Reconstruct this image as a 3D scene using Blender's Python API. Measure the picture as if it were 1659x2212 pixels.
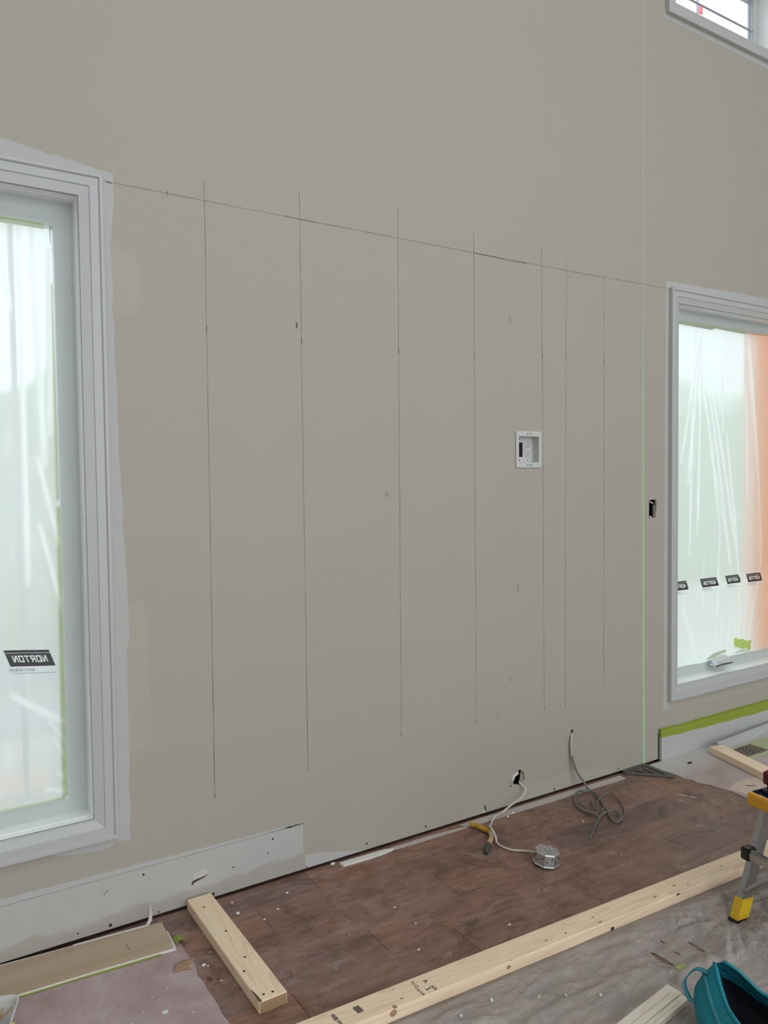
import bpy, bmesh, math, random
from mathutils import Vector, Matrix, noise

random.seed(7)
for o in list(bpy.data.objects):
    bpy.data.objects.remove(o)
S = bpy.context.scene
COL = S.collection

# ------------------------------------------------------------------ camera
CAM_POS = Vector((0.0, -2.6815, 1.53))
YAW, PITCH, ROLL = 0.56575, 0.03962, -0.01103
FOCAL_PX = 1660.0
fw = Vector((math.sin(YAW) * math.cos(PITCH), math.cos(YAW) * math.cos(PITCH), -math.sin(PITCH)))
rt0 = Vector((math.cos(YAW), -math.sin(YAW), 0))
up0 = rt0.cross(fw)
rt = rt0 * math.cos(ROLL) + up0 * math.sin(ROLL)
up = up0 * math.cos(ROLL) - rt0 * math.sin(ROLL)
cd = bpy.data.cameras.new('camera')
cam = bpy.data.objects.new('camera', cd)
COL.objects.link(cam)
m3 = Matrix((rt, up, -fw)).transposed()
cam.matrix_world = Matrix.Translation(CAM_POS) @ m3.to_4x4()
cd.sensor_fit = 'VERTICAL'
cd.sensor_height = 36.0
cd.lens = 36.0 * FOCAL_PX / 2212.0
cd.clip_start = 0.05
cd.clip_end = 300
S.camera = cam

# ------------------------------------------------------------------ sky and exposure
SKY = (0.93, 1.0, 1.035)
SKY_STRENGTH = 2.6
wd = bpy.data.worlds.new('overcast_sky')
S.world = wd
wd.use_nodes = True
bgn = wd.node_tree.nodes['Background']
bgn.inputs[0].default_value = (*SKY, 1)
bgn.inputs[1].default_value = SKY_STRENGTH
S.view_settings.view_transform = 'Standard'
S.view_settings.look = 'None'
S.view_settings.gamma = 1.0
S.view_settings.use_curve_mapping = False
S.view_settings.exposure = 0.0


def portal(loc, rot, sx, sy):
    L = bpy.data.lights.new('window_portal', 'AREA')
    L.shape = 'RECTANGLE'
    L.size = sx
    L.size_y = sy
    L.cycles.is_portal = True
    o = bpy.data.objects.new('window_portal', L)
    o.location = loc
    o.rotation_euler = rot
    COL.objects.link(o)


# room extents: the photographed wall is the plane y = 0, x runs along it, z is up
RX0, RX1, RY0, RZ1 = -2.4, 6.6, -7.0, 6.6
# big glazed openings added in the unseen rear wall for daylight
ADDED_REAR_WIN = [(-2.1, 1.9, 0.15, 5.2), (2.3, 6.3, 0.15, 5.2)]
# skylights added in the unseen high ceiling for light from above (x0, x1, y0, y1)
ADDED_SKYLIGHTS = [(-1.4, 1.9, -6.4, -3.6), (2.5, 5.8, -6.4, -3.6)]
for (a, b, c, d) in ADDED_REAR_WIN:
    portal(((a + b) / 2, RY0 - 0.12, (c + d) / 2), (math.radians(90), 0, 0), b - a, d - c)
for (a, b, c, d) in ADDED_SKYLIGHTS:
    portal(((a + b) / 2, (c + d) / 2, RZ1 + 0.12), (0, 0, 0), b - a, d - c)


# ================================================================== helpers
def srgb(r, g, b):
    f = lambda v: (v / 255 / 12.92) if v / 255 <= 0.04045 else ((v / 255 + 0.055) / 1.055) ** 2.4
    return (f(r), f(g), f(b), 1.0)


class Mat:
    def __init__(self, name):
        self.m = bpy.data.materials.new(name)
        self.m.use_nodes = True
        self.nt = self.m.node_tree
        self.nt.nodes.clear()
        self.out = self.n('ShaderNodeOutputMaterial')

    def n(self, t, **kw):
        nd = self.nt.nodes.new(t)
        for k, v in kw.items():
            setattr(nd, k, v)
        return nd

    def l(self, a, b):
        self.nt.links.new(a, b)

    def val(self, sock, v):
        if hasattr(v, 'links') or isinstance(v, bpy.types.NodeSocket):
            self.l(v, sock)
        else:
            if sock.type == 'RGBA' and len(v) == 3:
                v = (*v, 1)
            sock.default_value = v

    def coords(self, scale=(1, 1, 1), rot=(0, 0, 0), loc=(0, 0, 0), kind='Object'):
        tc = self.n('ShaderNodeTexCoord')
        mp = self.n('ShaderNodeMapping')
        mp.inputs['Scale'].default_value = scale
        mp.inputs['Rotation'].default_value = rot
        mp.inputs['Location'].default_value = loc
        self.l(tc.outputs[kind], mp.inputs['Vector'])
        return mp.outputs['Vector']

    def world(self, scale=(1, 1, 1)):
        g = self.n('ShaderNodeNewGeometry')
        mp = self.n('ShaderNodeMapping')
        mp.inputs['Scale'].default_value = scale
        self.l(g.outputs['Position'], mp.inputs['Vector'])
        return mp.outputs['Vector']

    def noise(self, vec, scale, detail=4, rough=0.55, dist=0.0):
        nd = self.n('ShaderNodeTexNoise')
        self.l(vec, nd.inputs['Vector'])
        nd.inputs['Scale'].default_value = scale
        nd.inputs['Detail'].default_value = detail
        nd.inputs['Roughness'].default_value = rough
        nd.inputs['Distortion'].default_value = dist
        return nd.outputs['Fac']

    def ramp(self, fac, stops):
        nd = self.n('ShaderNodeValToRGB')
        self.l(fac, nd.inputs[0])
        el = nd.color_ramp.elements
        while len(el) < len(stops):
            el.new(0.5)
        for e, (p, c) in zip(el, stops):
            e.position = p
            e.color = (*c[:3], 1) if not isinstance(c, (int, float)) else (c, c, c, 1)
        return nd.outputs['Color']

    def mix(self, fac, a, b, mode='MIX'):
        nd = self.n('ShaderNodeMix', data_type='RGBA', blend_type=mode)
        self.val(nd.inputs[0], fac)
        self.val(nd.inputs[6], a)
        self.val(nd.inputs[7], b)
        return nd.outputs[2]

    def math(self, op, a, b=0.0, clamp=False):
        nd = self.n('ShaderNodeMath', operation=op, use_clamp=clamp)
        self.val(nd.inputs[0], a)
        self.val(nd.inputs[1], b)
        return nd.outputs[0]

    def bump(self, h, strength=0.3, dist=0.002):
        nd = self.n('ShaderNodeBump')
        nd.inputs['Strength'].default_value = strength
        nd.inputs['Distance'].default_value = dist
        self.l(h, nd.inputs['Height'])
        return nd.outputs['Normal']

    def pbr(self, color, rough=0.5, metal=0.0, normal=None, spec=0.5, **kw):
        b = self.n('ShaderNodeBsdfPrincipled')
        self.val(b.inputs['Base Color'], color)
        self.val(b.inputs['Roughness'], rough)
        b.inputs['Metallic'].default_value = metal
        b.inputs['Specular IOR Level'].default_value = spec
        for k, v in kw.items():
            self.val(b.inputs[k.replace('_', ' ')], v)
        if normal is not None:
            self.l(normal, b.inputs['Normal'])
        return b.outputs[0]

    def done(self, sh):
        self.l(sh, self.out.inputs['Surface'])
        return self.m


def simple(name, col, rough=0.5, metal=0.0, var=0.08, nscale=20.0, spec=0.5):
    M = Mat(name)
    v = M.coords()
    f = M.noise(v, nscale, 3)
    c = M.mix(f, [x * (1 - var) for x in col[:3]], [min(1, x * (1 + var)) for x in col[:3]])
    return M.done(M.pbr(c, rough, metal, spec=spec))


# ------------------------------------------------------------------ materials
MT = {}


def build_materials():
    # wall paint: warm greige, rolled, with faint patchiness
    M = Mat('wall_paint')
    v = M.world()
    f = M.noise(v, 0.9, 5, 0.6)
    f2 = M.noise(v, 7.0, 3, 0.6)
    c = M.mix(f, (0.408, 0.374, 0.325), (0.430, 0.395, 0.345))
    c = M.mix(M.math('MULTIPLY', f2, 0.15), c, (0.40, 0.360, 0.307))
    fine = M.noise(v, 260.0, 2, 0.6)
    MT['wall'] = M.done(M.pbr(c, 0.55, normal=M.bump(fine, 0.12, 0.001), spec=0.35))
    # primer brushed on around the casings
    M = Mat('white_primer')
    v = M.world((3, 3, 3))
    f = M.noise(v, 6, 4)
    MT['primer'] = M.done(M.pbr(M.mix(f, (0.46, 0.46, 0.447), (0.51, 0.51, 0.497)), 0.6, spec=0.3))
    M = Mat('cut_in_paint')
    v = M.world((3, 3, 3))
    f = M.noise(v, 5, 4)
    MT['cutin'] = M.done(M.pbr(M.mix(f, (0.432, 0.398, 0.348), (0.450, 0.418, 0.369)), 0.55, spec=0.3))
    # white semi-gloss trim
    M = Mat('trim_paint')
    v = M.world()
    f = M.noise(v, 9, 3)
    MT['trim'] = M.done(M.pbr(M.mix(f, (0.475, 0.478, 0.475), (0.51, 0.513, 0.51)), 0.33, spec=0.5))
    M = Mat('jamb_window_lit')  # window light put into the colour: jambs whiter than the trim
    v = M.world()
    MT['jamb'] = M.done(M.pbr(M.mix(M.noise(v, 9, 3), (0.84, 0.85, 0.85), (0.90, 0.905, 0.905)), 0.35, spec=0.5))
    # bare drywall paper with a brown glue smear along the bottom
    M = Mat('bare_drywall')
    v = M.world()
    sep = M.n('ShaderNodeSeparateXYZ')
    M.l(v, sep.inputs[0])
    n1 = M.noise(v, 5.0, 4, 0.6)
    # smear height varies along the band
    line = M.math('ADD', M.math('MULTIPLY', n1, 0.10), M.math('MULTIPLY', M.math('SUBTRACT', sep.outputs[0], 0.2), 0.035))
    msk = M.math('MULTIPLY', M.math('SUBTRACT', line, sep.outputs[2]), 60.0, True)
    base = M.mix(M.noise(v, 14, 4), (0.455, 0.445, 0.432), (0.51, 0.503, 0.49))
    sm = M.mix(M.noise(v, 11, 4), (0.365, 0.322, 0.289), (0.415, 0.375, 0.342))
    c = M.mix(M.math('MULTIPLY', msk, 0.75), base, sm)
    MT['drywall'] = M.done(M.pbr(c, 0.7, spec=0.25))
    # floor planks
    def floor_mat(name, indiv):
        M = Mat(name)
        v = M.world((1, 1, 1))
        oi = M.n('ShaderNodeObjectInfo')
        if indiv:
            add = M.n('ShaderNodeVectorMath', operation='ADD')
            cmb = M.n('ShaderNodeCombineXYZ')
            M.l(M.math('MULTIPLY', oi.outputs['Random'], 37.0), cmb.inputs[2])
            M.l(v, add.inputs[0]); M.l(cmb.outputs[0], add.inputs[1])
            vv = add.outputs[0]
        else:
            vv = v
        mp = M.n('ShaderNodeMapping')
        mp.inputs['Scale'].default_value = (1.6, 14, 1)
        M.l(vv, mp.inputs['Vector'])
        grain = M.noise(mp.outputs[0], 3.0, 8, 0.62, 0.8)
        mp2 = M.n('ShaderNodeMapping')
        mp2.inputs['Scale'].default_value = (2.5, 60, 1)
        M.l(vv, mp2.inputs['Vector'])
        fineg = M.noise(mp2.outputs[0], 4.0, 6, 0.7)
        c = M.ramp(grain, [(0.28, (0.075, 0.034, 0.024)), (0.48, (0.155, 0.078, 0.054)), (0.70, (0.25, 0.140, 0.10))])
        c = M.mix(M.math('MULTIPLY', fineg, 0.45), c, (0.10, 0.052, 0.037))
        # plank to plank tone
        tone = oi.outputs['Color']
        # plaster dust: smeared greyish film, wiped in strokes
        d1 = M.noise(v, 2.1, 7, 0.72, 1.0)
        mp3 = M.n('ShaderNodeMapping')
        mp3.inputs['Scale'].default_value = (2.2, 11, 1)
        mp3.inputs['Rotation'].default_value = (0, 0, 0.22)
        M.l(v, mp3.inputs['Vector'])
        d2 = M.noise(mp3.outputs[0], 2.2, 7, 0.74, 0.9)
        dust = M.ramp(M.math('MULTIPLY', d1, d2), [(0.13, 0.03), (0.24, 0.38), (0.36, 0.80)])
        c = M.mix(dust, c, (0.33, 0.215, 0.178))
        # pale dry smears
        mp4 = M.n('ShaderNodeMapping')
        mp4.inputs['Scale'].default_value = (4, 9, 1)
        mp4.inputs['Rotation'].default_value = (0, 0, -0.3)
        M.l(v, mp4.inputs['Vector'])
        pale = M.ramp(M.noise(mp4.outputs[0], 1.7, 8, 0.75, 1.4), [(0.54, 0.0), (0.72, 0.70)])
        c = M.mix(pale, c, (0.40, 0.335, 0.31))
        # dark damp scuffs and rusty wiped patches
        drk = M.ramp(M.noise(v, 3.1, 7, 0.72, 1.8), [(0.52, 0.0), (0.66, 0.7)])
        c = M.mix(drk, c, (0.085, 0.052, 0.044))
        wip = M.ramp(M.noise(v, 4.3, 6, 0.7, 1.2), [(0.59, 0.0), (0.68, 0.7)])
        c = M.mix(wip, c, (0.19, 0.078, 0.034))
        sp = M.ramp(M.noise(v, 55, 2, 0.5), [(0.77, 0.0), (0.79, 0.45)])
        c = M.mix(sp, c, (0.50, 0.46, 0.43))
        if indiv:
            c = M.mix(1.0, c, tone, 'MULTIPLY')
        r = M.ramp(dust, [(0.2, 0.36), (0.8, 0.58)])
        return M.done(M.pbr(c, r, normal=M.bump(grain, 0.15, 0.002), spec=0.45))
    MT['plank'] = floor_mat('walnut_plank', True)
    MT['subfloor'] = floor_mat('walnut_floor_field', False)
    # construction lumber, grain along local X
    def lumber(name, a, b, dark, rot=0.0):
        M = Mat(name)
        v = M.coords((0.7, 13, 13))
        g = M.noise(v, 2.2, 6, 0.6, 1.2)
        v2 = M.coords((0.35, 7, 5))
        g2 = M.noise(v2, 1.5, 2, 0.4, 0.9)
        ringv = M.math('FRACT', M.math('MULTIPLY', g2, 11.0))
        c = M.mix(g, a, b)
        lines = M.ramp(ringv, [(0.0, 0.0), (0.62, 0.10), (0.90, 0.42), (1.0, 0.0)])
        c = M.mix(lines, c, dark)
        f2 = M.noise(M.coords((2, 2, 2)), 2.5, 3)
        c = M.mix(M.math('MULTIPLY', f2, 0.35), c, [x * 0.86 for x in b])
        return M.done(M.pbr(c, 0.62, normal=M.bump(g, 0.1, 0.001), spec=0.3))
    MT['lumber'] = lumber('spruce_lumber', (0.90, 0.69, 0.475), (0.96, 0.79, 0.59), (0.64, 0.41, 0.24))
    MT['whitewood'] = lumber('pale_whitewood', (0.76, 0.68, 0.57), (0.84, 0.78, 0.68), (0.60, 0.49, 0.36))
    # end grain
    M = Mat('end_grain')
    wv = M.n('ShaderNodeTexWave', wave_type='RINGS', rings_direction='X')
    M.l(M.coords((1, 1, 1), loc=(0, 0.0, 0.03)), wv.inputs['Vector'])
    wv.inputs['Scale'].default_value = 60
    wv.inputs['Distortion'].default_value = 1.5
    MT['endgrain'] = M.done(M.pbr(M.mix(wv.outputs['Fac'], (0.33, 0.21, 0.11), (0.47, 0.32, 0.18)), 0.7))
    MT['knot'] = simple('wood_knot', (0.42, 0.25, 0.14), 0.6, var=0.3, nscale=90)
    MT['dark_hole'] = simple('dark_hole', (0.035, 0.028, 0.022), 0.9)
    MT['stamp_ink'] = simple('grade_stamp_ink', (0.10, 0.085, 0.075), 0.8, var=0.3, nscale=300)
    # rosin paper
    M = Mat('rosin_paper')
    v = M.world()
    f = M.noise(v, 3.2, 6, 0.65, 0.5)
    c = M.ramp(f, [(0.30, (0.33, 0.215, 0.21)), (0.50, (0.42, 0.30, 0.30)), (0.68, (0.52, 0.42, 0.42))])
    d = M.ramp(M.noise(v, 7, 6, 0.7), [(0.45, 0.0), (0.75, 0.5)])
    c = M.mix(d, c, (0.50, 0.46, 0.455))
    MT['rosin'] = M.done(M.pbr(c, 0.65, normal=M.bump(M.noise(v, 12, 4), 0.2, 0.004), spec=0.3))
    M = Mat('dusty_rosin_paper')
    v = M.world()
    sep = M.n('ShaderNodeSeparateXYZ')
    M.l(v, sep.inputs[0])
    f = M.noise(v, 3.2, 6, 0.65, 0.5)
    c = M.ramp(f, [(0.30, (0.38, 0.295, 0.285)), (0.50, (0.44, 0.36, 0.35)), (0.70, (0.52, 0.45, 0.44))])
    # plaster dust that fell along the wall
    ds = M.math('ADD', M.math('MULTIPLY', sep.outputs[1], 4.2), M.math('ADD', M.math('MULTIPLY', f, 0.7), 0.78), True)
    c = M.mix(ds, c, (0.58, 0.57, 0.56))
    MT['rosin_dusty'] = M.done(M.pbr(c, 0.65, spec=0.3))
    MT['rosin_pale'] = simple('torn_rosin_face', (0.60, 0.47, 0.41), 0.7, var=0.05, nscale=8)
    # kraft
    M = Mat('kraft_paper')
    v = M.coords((0.4, 7, 7))
    f = M.noise(v, 1.6, 4, 0.5)
    f2 = M.noise(M.coords((1, 1, 1)), 60, 3)
    c = M.ramp(f, [(0.35, (0.47, 0.355, 0.25)), (0.65, (0.56, 0.44, 0.325))])
    c = M.mix(M.math('MULTIPLY', f2, 0.2), c, (0.30, 0.22, 0.15))
    MT['kraft'] = M.done(M.pbr(c, 0.75, spec=0.2))
    MT['gypsum'] = simple('white_gypsum', (0.74, 0.73, 0.70), 0.8, var=0.06, nscale=50)
    MT['strip'] = simple('dusty_strip', (0.50, 0.455, 0.42), 0.8, var=0.15, nscale=14)
    MT['tape'] = simple('green_masking_tape', (0.27, 0.34, 0.035), 0.6, var=0.06, nscale=40)
    MT['tape_pale'] = simple('pale_green_tape', (0.44, 0.50, 0.29), 0.65, var=0.06, nscale=30)
    M = Mat('green_tape_backlit')
    tl = M.n('ShaderNodeBsdfTranslucent'); tl.inputs[0].default_value = (0.70, 0.84, 0.36, 1)
    df = M.pbr((0.45, 0.58, 0.10), 0.6)
    mx = M.n('ShaderNodeMixShader'); mx.inputs[0].default_value = 0.45
    M.l(df, mx.inputs[1]); M.l(tl.outputs[0], mx.inputs[2])
    MT['tape_lit'] = M.done(mx.outputs[0])
    MT['sash'] = simple('masked_sash_grey', (0.52, 0.56, 0.55), 0.55, var=0.06, nscale=6)
    MT['foil'] = simple('wrapped_film_grey', (0.62, 0.66, 0.66), 0.3, var=0.2, nscale=60)
    MT['pencil'] = None
    M = Mat('pencil_graphite')
    v = M.world((1, 1, 1))
    al = M.ramp(M.noise(v, 5, 5, 0.7), [(0.30, 0.22), (0.55, 0.55), (0.72, 0.9)])
    tr = M.n('ShaderNodeBsdfTransparent')
    sh = M.pbr((0.10, 0.10, 0.095), 0.6)
    mx = M.n('ShaderNodeMixShader')
    M.l(al, mx.inputs[0]); M.l(tr.outputs[0], mx.inputs[1]); M.l(sh, mx.inputs[2])
    MT['pencil'] = M.done(mx.outputs[0])
    M = Mat('graphite_smudge')
    v = M.coords()
    sp = M.n('ShaderNodeTexGradient', gradient_type='SPHERICAL')
    M.l(v, sp.inputs[0])
    al = M.math('MULTIPLY', sp.outputs['Fac'], M.math('MULTIPLY', M.noise(v, 3, 3), 0.20))
    tr = M.n('ShaderNodeBsdfTransparent')
    sh = M.pbr((0.16, 0.16, 0.155), 0.6)
    mx = M.n('ShaderNodeMixShader')
    M.l(al, mx.inputs[0]); M.l(tr.outputs[0], mx.inputs[1]); M.l(sh, mx.inputs[2])
    MT['smudge'] = M.done(mx.outputs[0])
    # green laser light lying on the wall
    M = Mat('green_laser_light')
    g = M.n('ShaderNodeNewGeometry')
    sep = M.n('ShaderNodeSeparateXYZ')
    M.l(g.outputs['Position'], sep.inputs[0])
    fz = M.math('DIVIDE', sep.outputs[2], 4.2)
    c = M.ramp(fz, [(0.0, (0.30, 0.86, 0.36)), (0.30, (0.34, 0.80, 0.30)), (0.48, (0.38, 0.66, 0.33)), (0.58, (0.46, 0.50, 0.40)), (1.0, (0.48, 0.47, 0.43))])
    em = M.n('ShaderNodeEmission')
    M.l(c, em.inputs[0])
    em.inputs[1].default_value = 0.9
    MT['laser'] = M.done(em.outputs[0])
    # window glass
    M = Mat('window_glass')
    tr = M.n('ShaderNodeBsdfTransparent'); tr.inputs[0].default_value = (0.93, 0.96, 0.95, 1)
    gl = M.n('ShaderNodeBsdfGlossy'); gl.inputs[1].default_value = 0.02
    lw = M.n('ShaderNodeLayerWeight'); lw.inputs[0].default_value = 0.5
    fr_ = M.math('ADD', M.math('MULTIPLY', M.math('POWER', lw.outputs['Facing'], 4.0), 0.5), 0.03, True)
    mx = M.n('ShaderNodeMixShader')
    M.l(fr_, mx.inputs[0]); M.l(tr.outputs[0], mx.inputs[1]); M.l(gl.outputs[0], mx.inputs[2])
    MT['glass'] = M.done(mx.outputs[0])
    # masking film: milky thin polythene; doubled folds are milkier
    M = Mat('masking_film')
    at = M.n('ShaderNodeAttribute', attribute_name='fold')
    v = M.coords((6, 6, 1.5))
    nz = M.noise(v, 5, 5, 0.65)
    tl = M.n('ShaderNodeBsdfTranslucent'); tl.inputs[0].default_value = (0.88, 0.89, 0.90, 1)
    rf = M.n('ShaderNodeBsdfRefraction'); rf.inputs['Roughness'].default_value = 0.38; rf.inputs['IOR'].default_value = 1.06
    rf.inputs[0].default_value = (0.66, 0.67, 0.67, 1)
    tr = M.n('ShaderNodeBsdfTransparent'); tr.inputs[0].default_value = (0.74, 0.75, 0.75, 1)
    m0 = M.n('ShaderNodeMixShader'); m0.inputs[0].default_value = 0.78
    M.l(tr.outputs[0], m0.inputs[1]); M.l(rf.outputs[0], m0.inputs[2])
    fac = M.math('ADD', M.math('MULTIPLY', at.outputs['Fac'], 0.5), M.math('ADD', M.math('MULTIPLY', nz, 0.14), 0.55), True)
    m1 = M.n('ShaderNodeMixShader')
    M.l(fac, m1.inputs[0]); M.l(m0.outputs[0], m1.inputs[1]); M.l(tl.outputs[0], m1.inputs[2])
    bk = M.n('ShaderNodeBsdfDiffuse'); bk.inputs[0].default_value = (0.80, 0.82, 0.82, 1)
    m15 = M.n('ShaderNodeMixShader'); m15.inputs[0].default_value = 0.40
    M.l(m1.outputs[0], m15.inputs[1]); M.l(bk.outputs[0], m15.inputs[2])
    gl = M.n('ShaderNodeBsdfGlossy'); gl.inputs[1].default_value = 0.22
    m2 = M.n('ShaderNodeMixShader'); m2.inputs[0].default_value = 0.05
    M.l(m15.outputs[0], m2.inputs[1]); M.l(gl.outputs[0], m2.inputs[2])
    MT['film'] = M.done(m2.outputs[0])
    MT['logo_dark'] = simple('printed_logo_grey', (0.055, 0.05, 0.052), 0.5, var=0.2, nscale=40)
    M = Mat('printed_white')
    tl = M.n('ShaderNodeBsdfTranslucent'); tl.inputs[0].default_value = (0.95, 0.95, 0.95, 1)
    MT['logo_white'] = M.done(tl.outputs[0])
    MT['logo_blue'] = simple('printed_small_blue', (0.16, 0.17, 0.28), 0.5)
    # drop sheet: crumpled clear polythene over the boards, with tears
    M = Mat('plastic_drop_sheet')
    v = M.world()
    f = M.noise(v, 3.0, 6, 0.65, 0.6)
    wr = M.noise(M.world((1.0, 2.4, 1)), 7, 7, 0.72, 2.2)
    wr2 = M.noise(M.world((2.0, 0.9, 1)), 24, 5, 0.7, 2.6)
    h = M.math('ADD', M.math('MULTIPLY', wr, 1.0), M.math('MULTIPLY', wr2, 0.35))
    nrm = M.bump(h, 0.9, 0.022)
    c = M.mix(f, (0.60, 0.505, 0.465), (0.74, 0.65, 0.615))
    sh = M.pbr(c, 0.14, normal=nrm, spec=1.0)
    tr = M.n('ShaderNodeBsdfTransparent'); tr.inputs[0].default_value = (0.9, 0.88, 0.87, 1)
    mx = M.n('ShaderNodeMixShader'); mx.inputs[0].default_value = 0.84
    M.l(tr.outputs[0], mx.inputs[1]); M.l(sh, mx.inputs[2])
    # torn almond-shaped slits
    sep = M.n('ShaderNodeSeparateXYZ')
    M.l(v, sep.inputs[0])
    tears = [(2.010, -1.137, 0.047, 0.011, 1.57), (2.155, -1.156, 0.038, 0.009, 1.50), (2.079, -1.140, 0.014, 0.005, 1.6), (2.09, -1.075, 0.012, 0.004, 1.3)]
    hole = None
    for (cx, cy, a, b, ang) in tears:
        dx = M.math('SUBTRACT', sep.outputs[0], cx)
        dy = M.math('SUBTRACT', sep.outputs[1], cy)
        u = M.math('ADD', M.math('MULTIPLY', dx, math.cos(ang) / a), M.math('MULTIPLY', dy, math.sin(ang) / a))
        w = M.math('ADD', M.math('MULTIPLY', dx, -math.sin(ang) / b), M.math('MULTIPLY', dy, math.cos(ang) / b))
        s = M.math('ADD', M.math('MULTIPLY', u, u), M.math('ABSOLUTE', w))
        k = M.math('LESS_THAN', s, 1.0)
        hole = k if hole is None else M.math('MAXIMUM', hole, k)
    t2 = M.n('ShaderNodeBsdfTransparent')
    m2 = M.n('ShaderNodeMixShader')
    M.l(hole, m2.inputs[0]); M.l(mx.outputs[0], m2.inputs[1]); M.l(t2.outputs[0], m2.inputs[2])
    MT['sheet'] = M.done(m2.outputs[0])
    # metals and plastics
    M = Mat('brushed_aluminium')
    v = M.coords((40, 40, 1))
    f = M.noise(v, 3, 4)
    MT['alu'] = M.done(M.pbr(M.mix(f, (0.36, 0.36, 0.36), (0.48, 0.48, 0.48)), 0.32, 0.9))
    M = Mat('galvanised_steel')
    v = M.coords()
    f = M.noise(v, 45, 4)
    MT['galv'] = M.done(M.pbr(M.mix(f, (0.46, 0.47, 0.48), (0.66, 0.67, 0.69)), 0.34, 0.8))
    MT['yellow'] = simple('yellow_plastic', (0.72, 0.47, 0.02), 0.45, var=0.12, nscale=25)
    MT['amber'] = simple('amber_plastic', (0.70, 0.36, 0.03), 0.45, var=0.12, nscale=25)
    MT['black'] = simple('black_plastic', (0.015, 0.015, 0.018), 0.45)
    MT['navy'] = simple('navy_plastic', (0.012, 0.02, 0.055), 0.4)
    MT['red'] = simple('red_plastic', (0.42, 0.03, 0.045), 0.35)
    MT['maroon'] = simple('dark_red_rubber', (0.10, 0.008, 0.014), 0.5)
    MT['grey_cable'] = simple('grey_cable_jacket', (0.17, 0.16, 0.145), 0.5, var=0.12, nscale=30)
    MT['white_cable'] = simple('white_cable_jacket', (0.60, 0.57, 0.50), 0.5, var=0.06)
    MT['grip_yellow'] = simple('worn_yellow_grip', (0.52, 0.30, 0.035), 0.6, var=0.3, nscale=60)
    MT['grip_tan'] = simple('worn_tan_grip', (0.48, 0.34, 0.17), 0.6, var=0.3, nscale=70)
    MT['grip_white'] = simple('paint_smeared_grip', (0.60, 0.56, 0.48), 0.6, var=0.15, nscale=70)
    MT['tip_grey'] = simple('dark_grey_tip', (0.06, 0.06, 0.06), 0.55)
    MT['white_plastic'] = simple('white_outlet_plastic', (0.56, 0.56, 0.545), 0.4, var=0.03)
    MT['square'] = simple('grey_alloy_square', (0.12, 0.125, 0.11), 0.5, 0.3, var=0.1)
    MT['vent'] = simple('brown_vent_metal', (0.10, 0.075, 0.06), 0.5, 0.2)
    MT['gap'] = simple('vent_dark', (0.006, 0.005, 0.005), 0.9)
    MT['grey_board'] = simple('grey_felt_board', (0.30, 0.30, 0.285), 0.8, var=0.2, nscale=12)
    MT['brass'] = simple('gold_screw', (0.62, 0.43, 0.15), 0.35, 0.8, var=0.1)
    M = Mat('clear_tub_plastic')
    tl = M.pbr((0.72, 0.73, 0.73), 0.3)
    tr = M.n('ShaderNodeBsdfTransparent')
    mx = M.n('ShaderNodeMixShader'); mx.inputs[0].default_value = 0.62
    M.l(tr.outputs[0], mx.inputs[1]); M.l(tl, mx.inputs[2])
    MT['tub'] = M.done(mx.outputs[0])
    M = Mat('teal_canvas')
    v = M.coords()
    f = M.noise(v, 9, 4)
    wv = M.noise(v, 420, 2)
    c = M.mix(f, (0.010, 0.20, 0.27), (0.020, 0.285, 0.37))
    sc = M.ramp(M.noise(v, 16, 6, 0.7), [(0.64, 0.0), (0.72, 0.35)])
    c = M.mix(sc, c, (0.30, 0.42, 0.44))
    MT['teal'] = M.done(M.pbr(c, 0.75, normal=M.bump(wv, 0.25, 0.001), spec=0.25))
    MT['teal_band'] = simple('teal_webbing', (0.03, 0.25, 0.30), 0.6, var=0.25, nscale=50)
    MT['lining'] = simple('black_bag_lining', (0.008, 0.009, 0.014), 0.85)
    MT['concrete'] = simple('pale_patio', (0.62, 0.55, 0.53), 0.85, var=0.1, nscale=1.5)
    M = Mat('hedge_leaves')
    v = M.coords()
    c = M.ramp(M.noise(v, 3, 5, 0.7), [(0.3, (0.14, 0.30, 0.09)), (0.7, (0.40, 0.60, 0.26))])
    MT['hedge'] = M.done(M.pbr(c, 0.7))
    M = Mat('orange_tarp')
    tl = M.n('ShaderNodeBsdfTranslucent')
    M.l(M.mix(M.noise(M.coords(), 3, 3), (1.0, 0.48, 0.08, 1), (1.0, 0.58, 0.14, 1)), tl.inputs[0])
    df = M.pbr((0.95, 0.42, 0.08), 0.6)
    mx = M.n('ShaderNodeMixShader'); mx.inputs[0].default_value = 0.9
    M.l(df, mx.inputs[1]); M.l(tl.outputs[0], mx.inputs[2])
    MT['orange'] = M.done(mx.outputs[0])
    MT['terracotta'] = simple('terracotta', (0.70, 0.33, 0.22), 0.8)
    MT['slate_blue'] = simple('blue_grey_metal', (0.42, 0.50, 0.60), 0.5)
    MT['post'] = simple('grey_post', (0.30, 0.31, 0.38), 0.6)
    MT['leaf'] = simple('yellow_green_scrap', (0.35, 0.42, 0.12), 0.6)
    MT['scrap'] = simple('brown_paper_scrap', (0.36, 0.21, 0.12), 0.75, var=0.2)
    MT['crumb'] = simple('plaster_crumb', (0.72, 0.70, 0.67), 0.85)
    MT['rust'] = simple('brown_stain', (0.13, 0.045, 0.02), 0.5)
    MT['ceiling'] = simple('ceiling_white', (0.82, 0.82, 0.81), 0.7, var=0.03, nscale=2)
    MT['sheath'] = simple('dark_sheathing', (0.10, 0.085, 0.07), 0.9)
    MT['siding'] = simple('outer_siding', (0.6, 0.6, 0.6), 0.8)
    MT['redleaf'] = simple('red_marker', (0.75, 0.10, 0.12), 0.6)


build_materials()


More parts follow.
